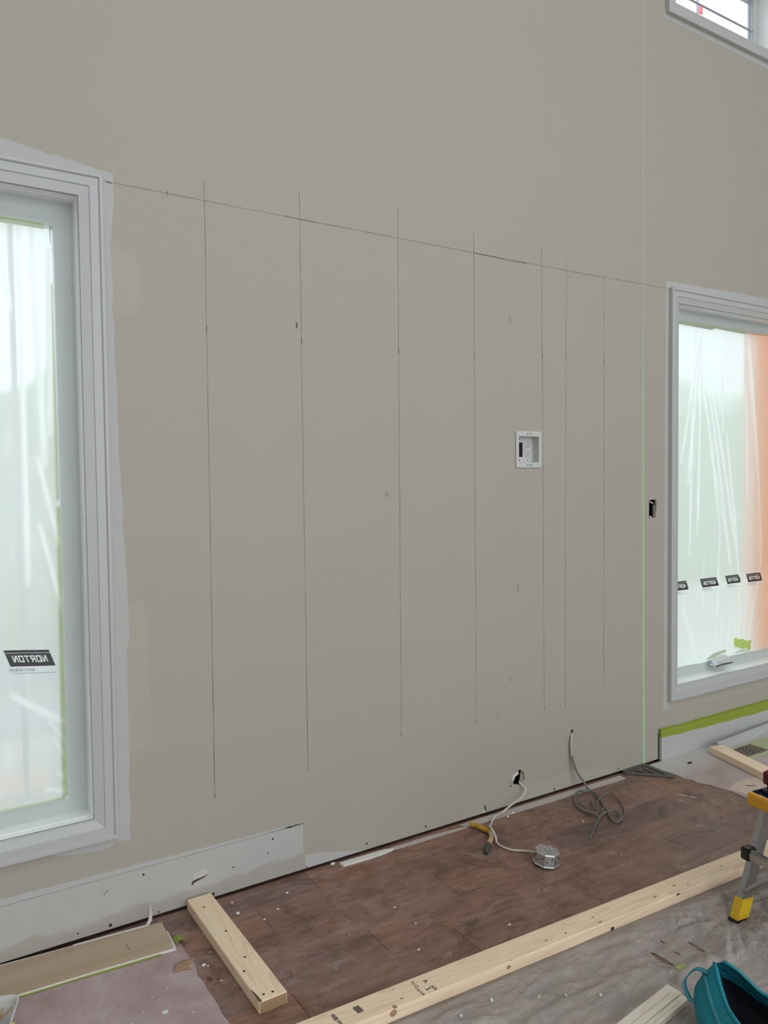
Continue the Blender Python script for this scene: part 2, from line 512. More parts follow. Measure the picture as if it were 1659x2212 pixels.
# ------------------------------------------------------------------ mesh helpers
def link(name, mesh, mat=None, parent=None, loc=None, rot=None):
    o = bpy.data.objects.new(name, mesh)
    COL.objects.link(o)
    if mat is not None and len(mesh.materials) == 0:
        mesh.materials.append(mat)
    if parent is not None:
        o.parent = parent
    if loc is not None:
        o.location = loc
    if rot is not None:
        o.rotation_euler = rot
    return o


def obj(name, bm, mat, parent=None, loc=None, rot=None, smooth=False, recalc=True):
    if recalc:
        bmesh.ops.recalc_face_normals(bm, faces=bm.faces)
    me = bpy.data.meshes.new(name)
    bm.to_mesh(me)
    bm.free()
    if smooth:
        for p in me.polygons:
            p.use_smooth = True
    return link(name, me, mat, parent, loc, rot)


def thing(name, label, cat, loc=(0, 0, 0), rz=0.0, group=None):
    o = bpy.data.objects.new(name, None)
    COL.objects.link(o)
    o.empty_display_size = 0.05
    o.location = loc
    o.rotation_euler = (0, 0, rz)
    o['label'] = label
    o['category'] = cat
    if group:
        o['group'] = group
    return o


def tag(o, label, cat, group=None, kind=None):
    o['label'] = label
    o['category'] = cat
    if group:
        o['group'] = group
    if kind:
        o['kind'] = kind
    return o


def struct(o, label=None, cat=None):
    o['kind'] = 'structure'
    if label:
        o['label'] = label
    if cat:
        o['category'] = cat
    return o


def B():
    return bmesh.new()


def box(bm, x0, x1, y0, y1, z0, z1, bev=0.0, seg=2, mat=None):
    r = bmesh.ops.create_cube(bm, size=1.0)
    vs = r['verts']
    for v in vs:
        v.co = Vector(((x0 + x1) / 2 + v.co.x * (x1 - x0), (y0 + y1) / 2 + v.co.y * (y1 - y0), (z0 + z1) / 2 + v.co.z * (z1 - z0)))
    if mat is not None:
        for v in vs:
            v.co = mat @ v.co
    if bev > 0:
        es = list({e for v in vs for e in v.link_edges})
        bmesh.ops.bevel(bm, geom=es, offset=bev, segments=seg, affect='EDGES', profile=0.5)
    return bm


def prism(bm, pts, z0, z1):
    """polygon in XY (list of (x, y)) extruded from z0 to z1"""
    lo = [bm.verts.new((p[0], p[1], z0)) for p in pts]
    hi = [bm.verts.new((p[0], p[1], z1)) for p in pts]
    n = len(pts)
    es = []
    bm.faces.new(hi)
    bm.faces.new(lo[::-1])
    for i in range(n):
        bm.faces.new((lo[i], lo[(i + 1) % n], hi[(i + 1) % n], hi[i]))
    return bm


def wallpoly(bm, pts, y0, y1):
    """polygon in XZ extruded from y0 (front) to y1"""
    a = [bm.verts.new((p[0], y0, p[1])) for p in pts]
    b = [bm.verts.new((p[0], y1, p[1])) for p in pts]
    n = len(pts)
    bm.faces.new(a)
    bm.faces.new(b[::-1])
    for i in range(n):
        bm.faces.new((a[i], b[i], b[(i + 1) % n], a[(i + 1) % n]))
    return bm


def catmull(P, n=8):
    P = [Vector(p) for p in P]
    out = []
    for i in range(len(P) - 1):
        p0 = P[max(i - 1, 0)]; p1 = P[i]; p2 = P[i + 1]; p3 = P[min(i + 2, len(P) - 1)]
        for k in range(n):
            t = k / n
            out.append(0.5 * ((2 * p1) + (p2 - p0) * t + (2 * p0 - 5 * p1 + 4 * p2 - p3) * t * t + (3 * p1 - p0 - 3 * p2 + p3) * t ** 3))
    out.append(P[-1])
    return out


def tube(bm, pts, rad, seg=8, caps=True):
    pts = [Vector(p) for p in pts]
    rings = []
    prev_n = None
    for i, p in enumerate(pts):
        t = (pts[min(i + 1, len(pts) - 1)] - pts[max(i - 1, 0)]).normalized()
        if prev_n is None:
            a = Vector((0, 0, 1)) if abs(t.z) < 0.9 else Vector((1, 0, 0))
            nrm = (a - t * a.dot(t)).normalized()
        else:
            nrm = (prev_n - t * prev_n.dot(t)).normalized()
        prev_n = nrm
        bn = t.cross(nrm)
        r = rad(i / (len(pts) - 1)) if callable(rad) else rad
        rings.append([bm.verts.new(p + (nrm * math.cos(k * 2 * math.pi / seg) + bn * math.sin(k * 2 * math.pi / seg)) * r) for k in range(seg)])
    for a, b in zip(rings, rings[1:]):
        for k in range(seg):
            bm.faces.new((a[k], a[(k + 1) % seg], b[(k + 1) % seg], b[k]))
    if caps:
        bm.faces.new(rings[0][::-1])
        bm.faces.new(rings[-1])
    return bm


def disc(bm, c, r, axis='Z', h=0.002, seg=14, rx=None):
    """short cylinder; c is the base centre, height along axis"""
    rx = rx or r
    lo, hi = [], []
    for k in range(seg):
        a = 2 * math.pi * k / seg
        u, v = rx * math.cos(a), r * math.sin(a)
        if axis == 'Z':
            lo.append(bm.verts.new((c[0] + u, c[1] + v, c[2]))); hi.append(bm.verts.new((c[0] + u, c[1] + v, c[2] + h)))
        elif axis == 'Y':
            lo.append(bm.verts.new((c[0] + u, c[1], c[2] + v))); hi.append(bm.verts.new((c[0] + u, c[1] + h, c[2] + v)))
        else:
            lo.append(bm.verts.new((c[0], c[1] + u, c[2] + v))); hi.append(bm.verts.new((c[0] + h, c[1] + u, c[2] + v)))
    bm.faces.new(lo[::-1]); bm.faces.new(hi)
    for k in range(seg):
        bm.faces.new((lo[k], lo[(k + 1) % seg], hi[(k + 1) % seg], hi[k]))
    return bm


def textmesh(body, size, shear=0.0, bold=0.0, width=1.0):
    cu = bpy.data.curves.new('lettering', 'FONT')
    cu.body = body
    cu.size = size
    cu.shear = shear
    cu.offset = bold
    cu.align_x = 'CENTER'
    cu.align_y = 'CENTER'
    cu.resolution_u = 3
    to = bpy.data.objects.new('lettering_tmp', cu)
    COL.objects.link(to)
    dg = bpy.context.evaluated_depsgraph_get()
    me = bpy.data.meshes.new_from_object(to.evaluated_get(dg))
    bpy.data.objects.remove(to)
    bpy.data.curves.remove(cu)
    for v in me.vertices:
        v.co.x *= width
    me.materials.clear()
    return me


# ================================================================== the setting
# window openings in the wall: (x0, x1, z0, z1) clear opening inside the casing
W1 = (-0.67, 0.530, 0.405, 2.472)
W2 = (3.598, 4.95, 0.392, 2.472)
W3 = (3.562, 4.46, 4.045, 4.42)
BOXR = (2.440, 2.573, 1.607, 1.738)      # recessed outlet box hole
SWH = [(3.366, 1.415), (3.392, 1.418), (3.425, 1.4175), (3.4255, 1.375), (3.421, 1.35), (3.420, 1.322), (3.366, 1.321)]
rnd = random.Random(3)


def ring(cx, cz, rx, rz, n=14, jit=0.12):
    return [(cx + rx * math.cos(a) * (1 + rnd.uniform(-jit, jit)), cz + rz * math.sin(a) * (1 + rnd.uniform(-jit, jit)))
            for a in [2 * math.pi * k / n for k in range(n)]]


HOLE1 = ring(2.439, 0.127, 0.038, 0.036)
HOLE2 = ring(2.793, 0.280, 0.011, 0.0125, 10, 0.06)
rect = lambda r: [(r[0], r[2]), (r[1], r[2]), (r[1], r[3]), (r[0], r[3])]


def holed_panel(name, outer, holes, y0, y1, mat, parent=None):
    bm = B()
    edges = []
    for lp in [outer] + holes:
        vs = [bm.verts.new((p[0], y0, p[1])) for p in lp]
        for i in range(len(vs)):
            edges.append(bm.edges.new((vs[i], vs[(i + 1) % len(vs)])))
    r = bmesh.ops.triangle_fill(bm, use_beauty=True, use_dissolve=False, edges=edges)
    faces = [g for g in r['geom'] if isinstance(g, bmesh.types.BMFace)]
    ex = bmesh.ops.extrude_face_region(bm, geom=faces)
    for g in ex['geom']:
        if isinstance(g, bmesh.types.BMVert):
            g.co.y = y1
    return obj(name, bm, mat, parent)


def grid_panel(name, r, holes, y0, y1, mat, parent=None):
    """rectangular sheet r with rectangular holes, built cell by cell"""
    xs = sorted({r[0], r[1]} | {v for h in holes for v in h[:2]})
    zs = sorted({r[2], r[3]} | {v for h in holes for v in h[2:]})
    bm = B()
    for a, b in zip(xs, xs[1:]):
        for c, d in zip(zs, zs[1:]):
            mx, mz = (a + b) / 2, (c + d) / 2
            if any(h[0] < mx < h[1] and h[2] < mz < h[3] for h in holes):
                continue
            box(bm, a, b, y0, y1, c, d)
    return obj(name, bm, mat, parent)


outer = [(RX0, 0.010), (RX1, 0.010), (RX1, RZ1), (RX0, RZ1)]
JT = 0.018
grow = lambda r, d: (r[0] - d, r[1] + d, r[2] - d, r[3] + d)
wholes = [rect(grow(w, JT)) for w in (W1, W2, W3)]
wall_back = struct(holed_panel('wall_back', outer, wholes + [rect(BOXR), SWH, HOLE1, HOLE2], 0.0, 0.013, MT['wall']))
grid_panel('sheathing', (RX0, RX1, -0.3, RZ1 + .2), [grow(w, JT) for w in (W1, W2, W3)], 0.115, 0.135, MT['sheath'], wall_back)

bm = B(); box(bm, RX0 - 0.12, RX0, RY0, 0.135, -0.05, RZ1); struct(obj('wall_left', bm, MT['wall']))
bm = B(); box(bm, RX1, RX1 + 0.12, RY0, 0.135, -0.05, RZ1); struct(obj('wall_right', bm, MT['wall']))
bm = B()
cx_ = sorted({RX0 - 0.12, RX1 + 0.12} | {v for h in ADDED_SKYLIGHTS for v in h[:2]})
cy_ = sorted({RY0 - 0.12, 0.135} | {v for h in ADDED_SKYLIGHTS for v in h[2:]})
for a, b in zip(cx_, cx_[1:]):
    for c, d in zip(cy_, cy_[1:]):
        if not any(h[0] < (a + b) / 2 < h[1] and h[2] < (c + d) / 2 < h[3] for h in ADDED_SKYLIGHTS):
            box(bm, a, b, c, d, RZ1, RZ1 + 0.12)
struct(obj('ceiling', bm, MT['ceiling']))
wf = struct(grid_panel('wall_front', (RX0 - .12, RX1 + .12, -0.05, RZ1), ADDED_REAR_WIN, RY0 - 0.12, RY0, MT['wall']))
for (a, b, c, d) in ADDED_REAR_WIN:
    for t in (1 / 3, 2 / 3):
        bm = B(); box(bm, a + (b - a) * t - 0.03, a + (b - a) * t + 0.03, RY0 - 0.09, RY0 - 0.03, c, d); obj('mullion', bm, MT['trim'], wf)

# ---- floor: field slab plus individual planks where they can be told apart
bm = B(); box(bm, RX0, RX1, RY0, 0.115, -0.06, -0.0125)
floor = struct(obj('floor', bm, MT['subfloor']))
bm = B(); box(bm, RX0, RX1, RY0, -2.51, -0.0125, -0.0006)
f2 = obj('floor_field', bm, MT['subfloor'], floor)
PW = 0.157
seams = {0: [1.305, 2.42, 3.55], 1: [0.20, 1.046, 2.246, 3.150], 2: [0.52, 1.72, 2.30, 3.082], 3: [-0.1, 1.315, 2.05, 3.4],
         4: [0.956, 1.564, 2.72, 3.8], 5: [0.5, 1.937, 3.1], 6: [0.1, 1.2, 2.45, 3.6]}
prnd = random.Random(11)
TONES = [(0.84, 0.84, 0.85, 1), (1.0, 0.96, 0.93, 1), (1.10, 1.0, 0.93, 1), (0.94, 0.95, 0.97, 1), (1.14, 1.02, 0.92, 1), (1.05, 1.01, 0.98, 1)]
for row in range(16):
    ytop = -0.003 if row == 0 else -PW * row
    ybot = -PW * (row + 1)
    ss = seams.get(row) or [prnd.uniform(-0.4, 0.3) + k * 1.15 for k in range(4)]
    ends = [-1.2] + ss + [5.6]
    for a, b in zip(ends, ends[1:]):
        bm = B()
        box(bm, -(b - a) / 2 + 0.0006, (b - a) / 2 - 0.0006, ybot + 0.0002, ytop - 0.0002, -0.0125, 0.0, 0.0010, 1)
        pk = obj('plank', bm, MT['plank'], floor, ((a + b) / 2, 0, 0))
        pk.color = (0.78, 0.81, 0.88, 1) if (row == 2 and a == 2.30) else prnd.choice(TONES)

# ---- ceiling side outside, patio and garden seen blurred through the film
bm = B(); box(bm, -30, 60, 0.14, 60, -0.5, -0.35)
struct(obj('ground', bm, MT['concrete']))


def hedge(name, x0, x1, y, z1, label, mat='hedge', group=None):
    bm = B()
    nx = 26
    nz = 10
    L = [[None] * (nz + 1) for _ in range(nx + 1)]
    for side, off in ((0, 0.0), (1, 0.9)):
        grid = [[bm.verts.new((x0 + (x1 - x0) * i / nx + noise.noise((i * .7, j * .9, side + y)) * .18,
                               y + off + noise.noise((i * .8, j * .8, 5 + side + y)) * .35 * (1 if side else -1),
                               -0.35 + (z1 + 0.35) * j / nz + (noise.noise((i * .5, 3.3, y)) * .5 if j == nz else 0)))
                 for j in range(nz + 1)] for i in range(nx + 1)]
        for i in range(nx):
            for j in range(nz):
                bm.faces.new((grid[i][j], grid[i + 1][j], grid[i + 1][j + 1], grid[i][j + 1]))
        if side == 0:
            g0 = grid
        else:
            for i in range(nx):
                bm.faces.new((g0[i][nz], g0[i + 1][nz], grid[i + 1][nz], grid[i][nz]))
    o = obj(name, bm, MT[mat], smooth=True)
    tag(o, label, 'hedge', group)
    return o


hedge('garden_hedge', -3.0, 5.2, 5.2, 2.5, 'green garden hedge blurred behind the film of the left window')
hedge('garden_hedge', 7.6, 17.5, 4.6, 2.7, 'green garden hedge blurred behind the film of the right window')
# orange tarp hung just outside the right window: gently pleated sheet
bm = B()
n = 40
fr = []
for j in (0, 1):
    for th in (0.0, 0.0015):
        fr.append([bm.verts.new((4.46 + 1.2 * i / n, 0.175 + 0.010 * math.sin(i * 1.1) + th, -0.35 + 3.9 * j)) for i in range(n + 1)])
a, b, c, d = fr
for i in range(n):
    bm.faces.new((a[i], a[i + 1], c[i + 1], c[i])); bm.faces.new((b[i], d[i], d[i + 1], b[i + 1]))
    bm.faces.new((a[i], b[i], b[i + 1], a[i + 1])); bm.faces.new((c[i], c[i + 1], d[i + 1], d[i]))
tag(obj('orange_tarp', bm, MT['orange']), 'orange tarpaulin hanging outside behind the right window film', 'tarp')
# low blue-grey bench and terracotta planter outside the left window
t = thing('garden_bench', 'blue-grey bench blurred low behind the left window film', 'bench', (0.55, 2.6, -0.35))
for yy in (-0.2, 0.0, 0.2):
    bm = B(); box(bm, -1.1, 0.62, yy - 0.085, yy + 0.085, 0.42, 0.46, 0.006); obj('slat', bm, MT['slate_blue'], t)
for xx in (-0.95, 0.45):
    for yy in (-0.2, 0.2):
        bm = B(); box(bm, xx - .03, xx + .03, yy - .03, yy + .03, 0, 0.42, 0.004); obj('leg', bm, MT['slate_blue'], t)
bm = B(); box(bm, -1.1, 0.62, 0.27, 0.31, 0.55, 0.80, 0.006); obj('backrest', bm, MT['slate_blue'], t)
t = thing('planter_trough', 'terracotta planter trough blurred at the foot of the left window', 'planter', (0.1, 1.75, -0.35))
bm = B(); box(bm, -0.6, 0.52, -0.13, 0.13, 0, 0.30, 0.015); obj('trough', bm, MT['terracotta'], t)
bm = B(); box(bm, -0.63, 0.55, -0.16, 0.16, 0.28, 0.34, 0.012); obj('rim', bm, MT['terracotta'], t)
# thin dark post outside left window
bm = B(); tube(bm, [(0.40, 0.62, -0.35), (0.40, 0.62, 3.4)], 0.012, 10)
disc(bm, (0.40, 0.62, -0.35), 0.05, h=0.02)
tag(obj('garden_post', bm, MT['post']), 'thin grey post standing outside the left window', 'post')
# red marker far off behind the upper window
bm = B(); tube(bm, [(7.955, 3.0, -0.35), (7.955, 3.0, 7.30)], 0.014, 8)
t = obj('flag_pole', bm, MT['post']); tag(t, 'pole with a small red flag beyond the upper window', 'pole')
bm = B(); box(bm, 7.965, 8.045, 2.99, 3.01, 6.885, 6.975, 0.004); obj('flag', bm, MT['redleaf'], t)

# ------------------------------------------------------------------ windows
PROF = [(0.0, 0.005), (0.0025, 0.0085), (0.005, 0.0085), (0.032, 0.0155), (0.0345, 0.0195), (0.061, 0.0195), (0.0655, 0.026), (0.075, 0.026), (0.0765, 0.0245), (0.0765, 0.0)]


def casing_piece(win, side, parent):
    x0, x1, z0, z1 = win
    bm = B()
    ra, rb = [], []
    for (d, h) in PROF + [(0.0, 0.0)]:
        if side == 'top':
            A, Bb = (x0 - d, z1 + d), (x1 + d, z1 + d)
        elif side == 'bottom':
            A, Bb = (x0 - d, z0 - d), (x1 + d, z0 - d)
        elif side == 'left':
            A, Bb = (x0 - d, z0 - d), (x0 - d, z1 + d)
        else:
            A, Bb = (x1 + d, z0 - d), (x1 + d, z1 + d)
        ra.append(bm.verts.new((A[0], -h, A[1])))
        rb.append(bm.verts.new((Bb[0], -h, Bb[1])))
    n = len(ra)
    for i in range(n):
        bm.faces.new((ra[i], ra[(i + 1) % n], rb[(i + 1) % n], rb[i]))
    bm.faces.new(ra[::-1]); bm.faces.new(rb)
    return obj('casing', bm, MT['trim'], parent)


def frame4(name, win, inset_out, inset_in, y0, y1, mat, parent, bev=0.0015):
    """four mitred bars lying between the rectangles win-inset_out and win-inset_in"""
    x0, x1, z0, z1 = win
    if not isinstance(inset_in, tuple):
        inset_in = (inset_in,) * 4          # left, right, bottom, top
    O = (x0 + inset_out, x1 - inset_out, z0 + inset_out, z1 - inset_out)
    I = (x0 + inset_in[0], x1 - inset_in[1], z0 + inset_in[2], z1 - inset_in[3])
    quads = [[(O[0], O[3]), (O[1], O[3]), (I[1], I[3]), (I[0], I[3])],
             [(O[0], O[2]), (O[1], O[2]), (I[1], I[2]), (I[0], I[2])],
             [(O[0], O[2]), (O[0], O[3]), (I[0], I[3]), (I[0], I[2])],
             [(O[1], O[2]), (O[1], O[3]), (I[1], I[3]), (I[1], I[2])]]
    res = []
    for q in quads:
        bm = B(); wallpoly(bm, q, y0, y1)
        res.append(obj(name, bm, mat, parent))
    return res


def make_window(name, win, sash_in, sash_mat, label):
    w = bpy.data.objects.new(name, None)
    COL.objects.link(w)
    w['kind'] = 'structure'
    w['label'] = label
    for s in ('top', 'bottom', 'left', 'right'):
        casing_piece(win, s, w)
    frame4('jamb', win, -JT, 0.0, -0.004, 0.034, MT['jamb'], w)
    frame4('jamb', win, -JT, 0.0018, 0.034, 0.136, MT['jamb'], w)
    frame4('sash_rail', win, 0.0018, sash_in, 0.088, 0.126, sash_mat, w)
    bm = B()
    wallpoly(bm, [(win[0] + .03, win[2] + .03), (win[1] - .03, win[2] + .03), (win[1] - .03, win[3] - .03), (win[0] + .03, win[3] - .03)], 0.108, 0.112)
    obj('pane', bm, MT['glass'], w)
    return w


win1 = make_window('window_1', W1, (0.06, 0.062, 0.055, 0.083), MT['sash'], 'tall white cased window at the left covered with milky film')
win2 = make_window('window_2', W2, (0.06, 0.06, 0.062, 0.062), MT['sash'], 'tall white cased window at the right covered with pleated film')
win3 = make_window('window_3', W3, (0.05, 0.05, 0.05, 0.05), MT['trim'], 'small high transom window showing pale sky at upper right')
bm = B(); box(bm, W3[0], W3[1], 0.095, 0.103, 4.195, 4.203); obj('muntin', bm, MT['post'], win3)
bm = B(); box(bm, 4.386, 4.394, 0.092, 0.104, W3[2] + .05, W3[3] - .05); obj('muntin', bm, MT['post'], win3)


# ------------------------------------------------------------------ wall finish pieces (children of wall_back)
def jag(p, q, n, amp, seed):
    r = random.Random(seed)
    out = []
    for i in range(n):
        t = i / n
        x = p[0] + (q[0] - p[0]) * t
        z = p[1] + (q[1] - p[1]) * t
        s = noise.noise((t * 9, seed, 0)) * amp + r.uniform(-amp, amp) * 0.18
        dx, dz = q[0] - p[0], q[1] - p[1]
        L = math.hypot(dx, dz)
        out.append((x - dz / L * s, z + dx / L * s))
    return out


def patch(name, pts, mat, y=-0.0006):
    bm = B(); wallpoly(bm, pts, y, 0.0); return obj(name, bm, mat, wall_back)


# primer around window 1 (right side, top) and below
oL, oT, oB = 0.53 + 0.05, 2.472 + 0.05, 0.405 - 0.05
p = [(oL, oB - 0.04)] + jag((0.650, oB - 0.055), (0.652, 1.00), 22, 0.006, 1) + jag((0.664, 1.0), (0.640, 1.75), 16, 0.008, 2) + \
    jag((0.640, 1.75), (0.632, 2.35), 16, 0.008, 4) + [(0.634, 2.36), (0.646, 2.48), (0.645, 2.568)] + jag((0.62, 2.57), (0.28, 2.612), 14, 0.008, 5) + jag((0.28, 2.612), (-0.75, 2.60), 14, 0.01, 6) + \
    [(-0.75, oT), (oL, oT)]
patch('primer_patch', p, MT['primer'])
patch('primer_patch', [(0.37, oB - 0.03), (0.44, oB - 0.052), (0.50, oB - 0.06), (0.58, oB - 0.064), (0.61, oB - 0.04), (0.60, oB), (0.37, oB)], MT['primer'], -0.0005)
# cut-in brush patches in slightly fresher wall paint
p = [(0.63, 2.10)] + jag((0.72, 2.11), (0.73, 2.24), 5, 0.012, 8) + jag((0.715, 2.30), (0.64, 2.33), 5, 0.006, 9) + [(0.63, 2.33)]
patch('paint_patch', p, MT['cutin'], -0.0003)
p = [(0.64, 0.60)] + jag((0.73, 0.62), (0.72, 1.12), 10, 0.02, 10) + jag((0.71, 1.13), (0.65, 1.12), 5, 0.01, 11) + [(0.64, 1.12)]
patch('paint_patch', p, MT['cutin'], -0.0003)
# primer round window 2
xo = W2[0] - 0.05
p = [(xo, 0.34)] + [(xo, 0.272), (3.49, 0.268)] + jag((3.488, 0.27), (3.497, 2.58), 30, 0.003, 12) + [(3.497, 2.583), (3.56, 2.585)] + jag((3.6, 2.583), (4.3, 2.60), 14, 0.008, 13) + [(5.1, 2.59), (5.1, 2.53), (xo, 2.53)]
patch('primer_patch', p, MT['primer'])
p = [(3.52, 0.33), (3.49, 0.262)] + jag((3.5, 0.258), (5.05, 0.25), 20, 0.012, 14) + [(5.05, 0.33)]
patch('primer_patch', p, MT['cutin'], -0.0004)
# primer below / left of window 3
p = [(3.52, 3.99), (3.49, 4.05), (3.475, 3.955)] + jag((3.478, 3.945), (4.56, 3.935), 14, 0.008, 15) + [(4.56, 3.99)]
patch('primer_patch', p, MT['primer'])
patch('primer_patch', [(3.52, 4.0), (3.485, 3.99), (3.482, 4.5), (3.52, 4.5)], MT['primer'])

# bare drywall band where the old baseboard was, with its paint ridge
patch('bare_drywall_band', [(-1.0, 0.0105), (1.311, 0.0105), (1.311, 0.193), (-1.0, 0.193)], MT['drywall'], -0.0010)
p = [(-1.0, 0.193)] + jag((0.1, 0.193), (1.22, 0.193), 10, 0.0002, 20) + [(1.311, 0.1955)] + jag((1.311, 0.199), (1.05, 0.203), 10, 0.003, 21) + jag((1.05, 0.203), (0.55, 0.212), 12, 0.006, 22) + jag((0.55, 0.214), (-1.0, 0.226), 16, 0.006, 23)
patch('paint_ridge', p, MT['primer'], -0.0022)
patch('paint_ridge', [(1.311, 0.012), (1.318, 0.012), (1.319, 0.199), (1.311, 0.199)], MT['cutin'], -0.0020)
patch('primer_patch', [(1.319, 0.0105), (1.60, 0.0105), (1.50, 0.03), (1.38, 0.06), (1.319, 0.064)], MT['primer'], -0.0004)
patch('glue_smear', [(2.05, 0.0105), (3.1, 0.0105)] + jag((3.05, 0.04), (2.75, 0.09), 8, 0.006, 41) + jag((2.75, 0.09), (2.45, 0.07), 8, 0.008, 42) + jag((2.45, 0.06), (2.08, 0.03), 10, 0.006, 43), MT['cutin'], -0.0004)
# crack at the top of the band
bm = B(); wallpoly(bm, [(1.226, 0.1915), (1.235, 0.196), (1.25, 0.1975), (1.262, 0.1955), (1.277, 0.1975), (1.29, 0.1955), (1.312, 0.1965), (1.30, 0.1925), (1.272, 0.1925), (1.255, 0.190), (1.24, 0.1925)], -0.0026, 0.0)
obj('crack', bm, MT['dark_hole'], wall_back)
# torn paper with a curled lip
tp = [(0.862, 0.090), (0.866, 0.108), (0.880, 0.118), (0.897, 0.122), (0.912, 0.121), (0.926, 0.112), (0.921, 0.100), (0.905, 0.096), (0.888, 0.095), (0.872, 0.088)]
patch('torn_paper', tp, simple('torn_core', (0.56, 0.53, 0.49), 0.8), -0.0016)
bm = B(); tube(bm, [(0.866, -0.002, 0.109), (0.882, -0.004, 0.119), (0.897, -0.004, 0.1235), (0.914, -0.003, 0.122)], 0.0016, 6); obj('torn_lip', bm, MT['gypsum'], wall_back)
bm = B(); wallpoly(bm, [(0.860, 0.080), (0.864, 0.093), (0.882, 0.0965), (0.900, 0.0975), (0.922, 0.104), (0.906, 0.0945), (0.885, 0.0905), (0.868, 0.086), (0.863, 0.078)], -0.0024, 0.0); obj('crack', bm, MT['dark_hole'], wall_back)
# nails, screw heads and dents in the lower wall
for (x, z, r) in [(0.575, 0.024, .006), (0.941, 0.022, .0055), (0.69, 0.167, .004), (0.47, 0.03, .003), (1.322, 0.016, .003), (1.60, 0.035, .0045), (1.90, 0.030, .0045), (2.67, 0.02, .005), (3.13, 0.024, .004), (0.74, 0.018, .003),
                  (2.39, 0.10, .004), (2.385, 0.115, .0025), (1.02, 0.10, .003), (1.16, 0.115, .003), (1.18, 0.165, .004)]:
    bm = B(); disc(bm, (x, -0.0016 if x < 1.32 else -0.0008, z), r, 'Y', 0.002, 10); obj('nail_head', bm, MT['dark_hole'], wall_back)
bm = B(); box(bm, 2.229, 2.237, -0.002, 0.001, 0.008, 0.044); obj('drywall_nick', bm, MT['dark_hole'], wall_back)
bm = B(); box(bm, 2.222, 2.232, -0.003, 0.001, 0.012, 0.024); obj('drywall_nick', bm, MT['gypsum'], wall_back)

# pencil layout lines
vl = [(0.957, 0.38, 2.607), (1.335, 0.399, 2.642), (1.7815, 0.451, 2.657), (2.186, 0.438, 2.618), (2.600, 0.426, 2.619), (2.751, 0.418, 2.589), (3.020, 0.463, 2.537)]
lean = [0.003, 0.0, 0.0045, 0.001, -0.0045, 0.006, 0.001]


def stroke(name, P, w, seed, y=-0.0009):
    """thin flat graphite stroke on the wall through (x, z) points"""
    bm = B()
    L = []
    N = 40
    pts = []
    for (a, b) in zip(P, P[1:]):
        for k in range(N):
            t = k / N
            pts.append((a[0] + (b[0] - a[0]) * t, a[1] + (b[1] - a[1]) * t))
    pts.append(P[-1])
    dx, dz = P[-1][0] - P[0][0], P[-1][1] - P[0][1]
    l = math.hypot(dx, dz)
    nx, nz = -dz / l, dx / l
    rows = []
    for i, (x, z) in enumerate(pts):
        s = noise.noise((i * 0.13, seed, 1)) * 0.0012
        ww = w * (0.75 + 0.5 * abs(noise.noise((i * 0.21, seed, 9))) * 2) / 2
        rows.append((bm.verts.new((x + nx * (s - ww), y, z + nz * (s - ww))), bm.verts.new((x + nx * (s + ww), y, z + nz * (s + ww)))))
    for a, b in zip(rows, rows[1:]):
        bm.faces.new((a[0], b[0], b[1], a[1]))
    return obj(name, bm, MT['pencil'], wall_back)


for i, ((x, za, zb), ln) in enumerate(zip(vl, lean)):
    stroke('pencil_line', [(x - ln, za), (x + ln, zb)], 0.0019, i * 3.1)
    zz = [2.08, 2.07, 2.07, 2.085, 2.11, 2.125, 2.12][i]
    stroke('pencil_tick', [(x + ln * .5, zz + 0.014), (x + ln * .5, zz - 0.010)], 0.0042, i + 50)
    stroke('pencil_tick', [(x - ln, za + 0.012), (x - ln, za - 0.002)], 0.0035, i + 70)
stroke('pencil_line', [(0.615, 2.537), (1.3, 2.536), (2.0, 2.535), (2.7, 2.535), (3.52, 2.543)], 0.0021, 33)
stroke('pencil_line', [(2.19, 2.535), (2.40, 2.531), (2.50, 2.532)], 0.0036, 34, -0.0010)
stroke('pencil_line', [(1.27, 2.536), (1.40, 2.534)], 0.0030, 35, -0.0010)
stroke('paint_edge', [(-0.95, 0.1925), (0.3, 0.1927), (1.22, 0.1922)], 0.0013, 61, -0.0024)
stroke('pencil_tick', [(0.826, 2.547), (0.826, 2.525)], 0.003, 36)
stroke('pencil_tick', [(1.316, 2.143), (1.316, 2.120)], 0.008, 37)
stroke('pencil_tick', [(0.622, 2.5365), (0.640, 2.534)], 0.006, 38, -0.0012)
stroke('pencil_tick', [(0.555, 0.135), (0.570, 0.148)], 0.003, 39, -0.0020)
for (x, z, sx, sz) in [(2.395, 2.265, 0.012, 0.030), (2.44, 1.03, 0.010, 0.03), (1.716, 1.475, 0.016, 0.016), (2.31, 0.45, 0.01, 0.015), (2.39, 0.60, 0.008, 0.02)]:
    bm = B(); disc(bm, (0, 0, 0), 1, 'Y', 0.001, 16)
    o = obj('smudge', bm, MT['smudge'], wall_back, (x, -0.0012, z)); o.scale = (sx, 0.5, sz)

# laser line on the wall (light from the laser level)
bm = B()
wl = 0.0022
q = [(3.3095, 3.98), (3.318, 1.6), (3.329, 0.012)]
top = (3.307, RZ1 - 0.02)
qq = [top] + q
rows = [(bm.verts.new((x - wl, -0.0014, z)), bm.verts.new((x + wl, -0.0014, z))) for (x, z) in qq]
for a, b in zip(rows, rows[1:]):
    bm.faces.new((a[0], b[0], b[1], a[1]))
tag(obj('laser_line', bm, MT['laser']), 'thin bright green laser line running down the wall beside the right window', 'laser line')

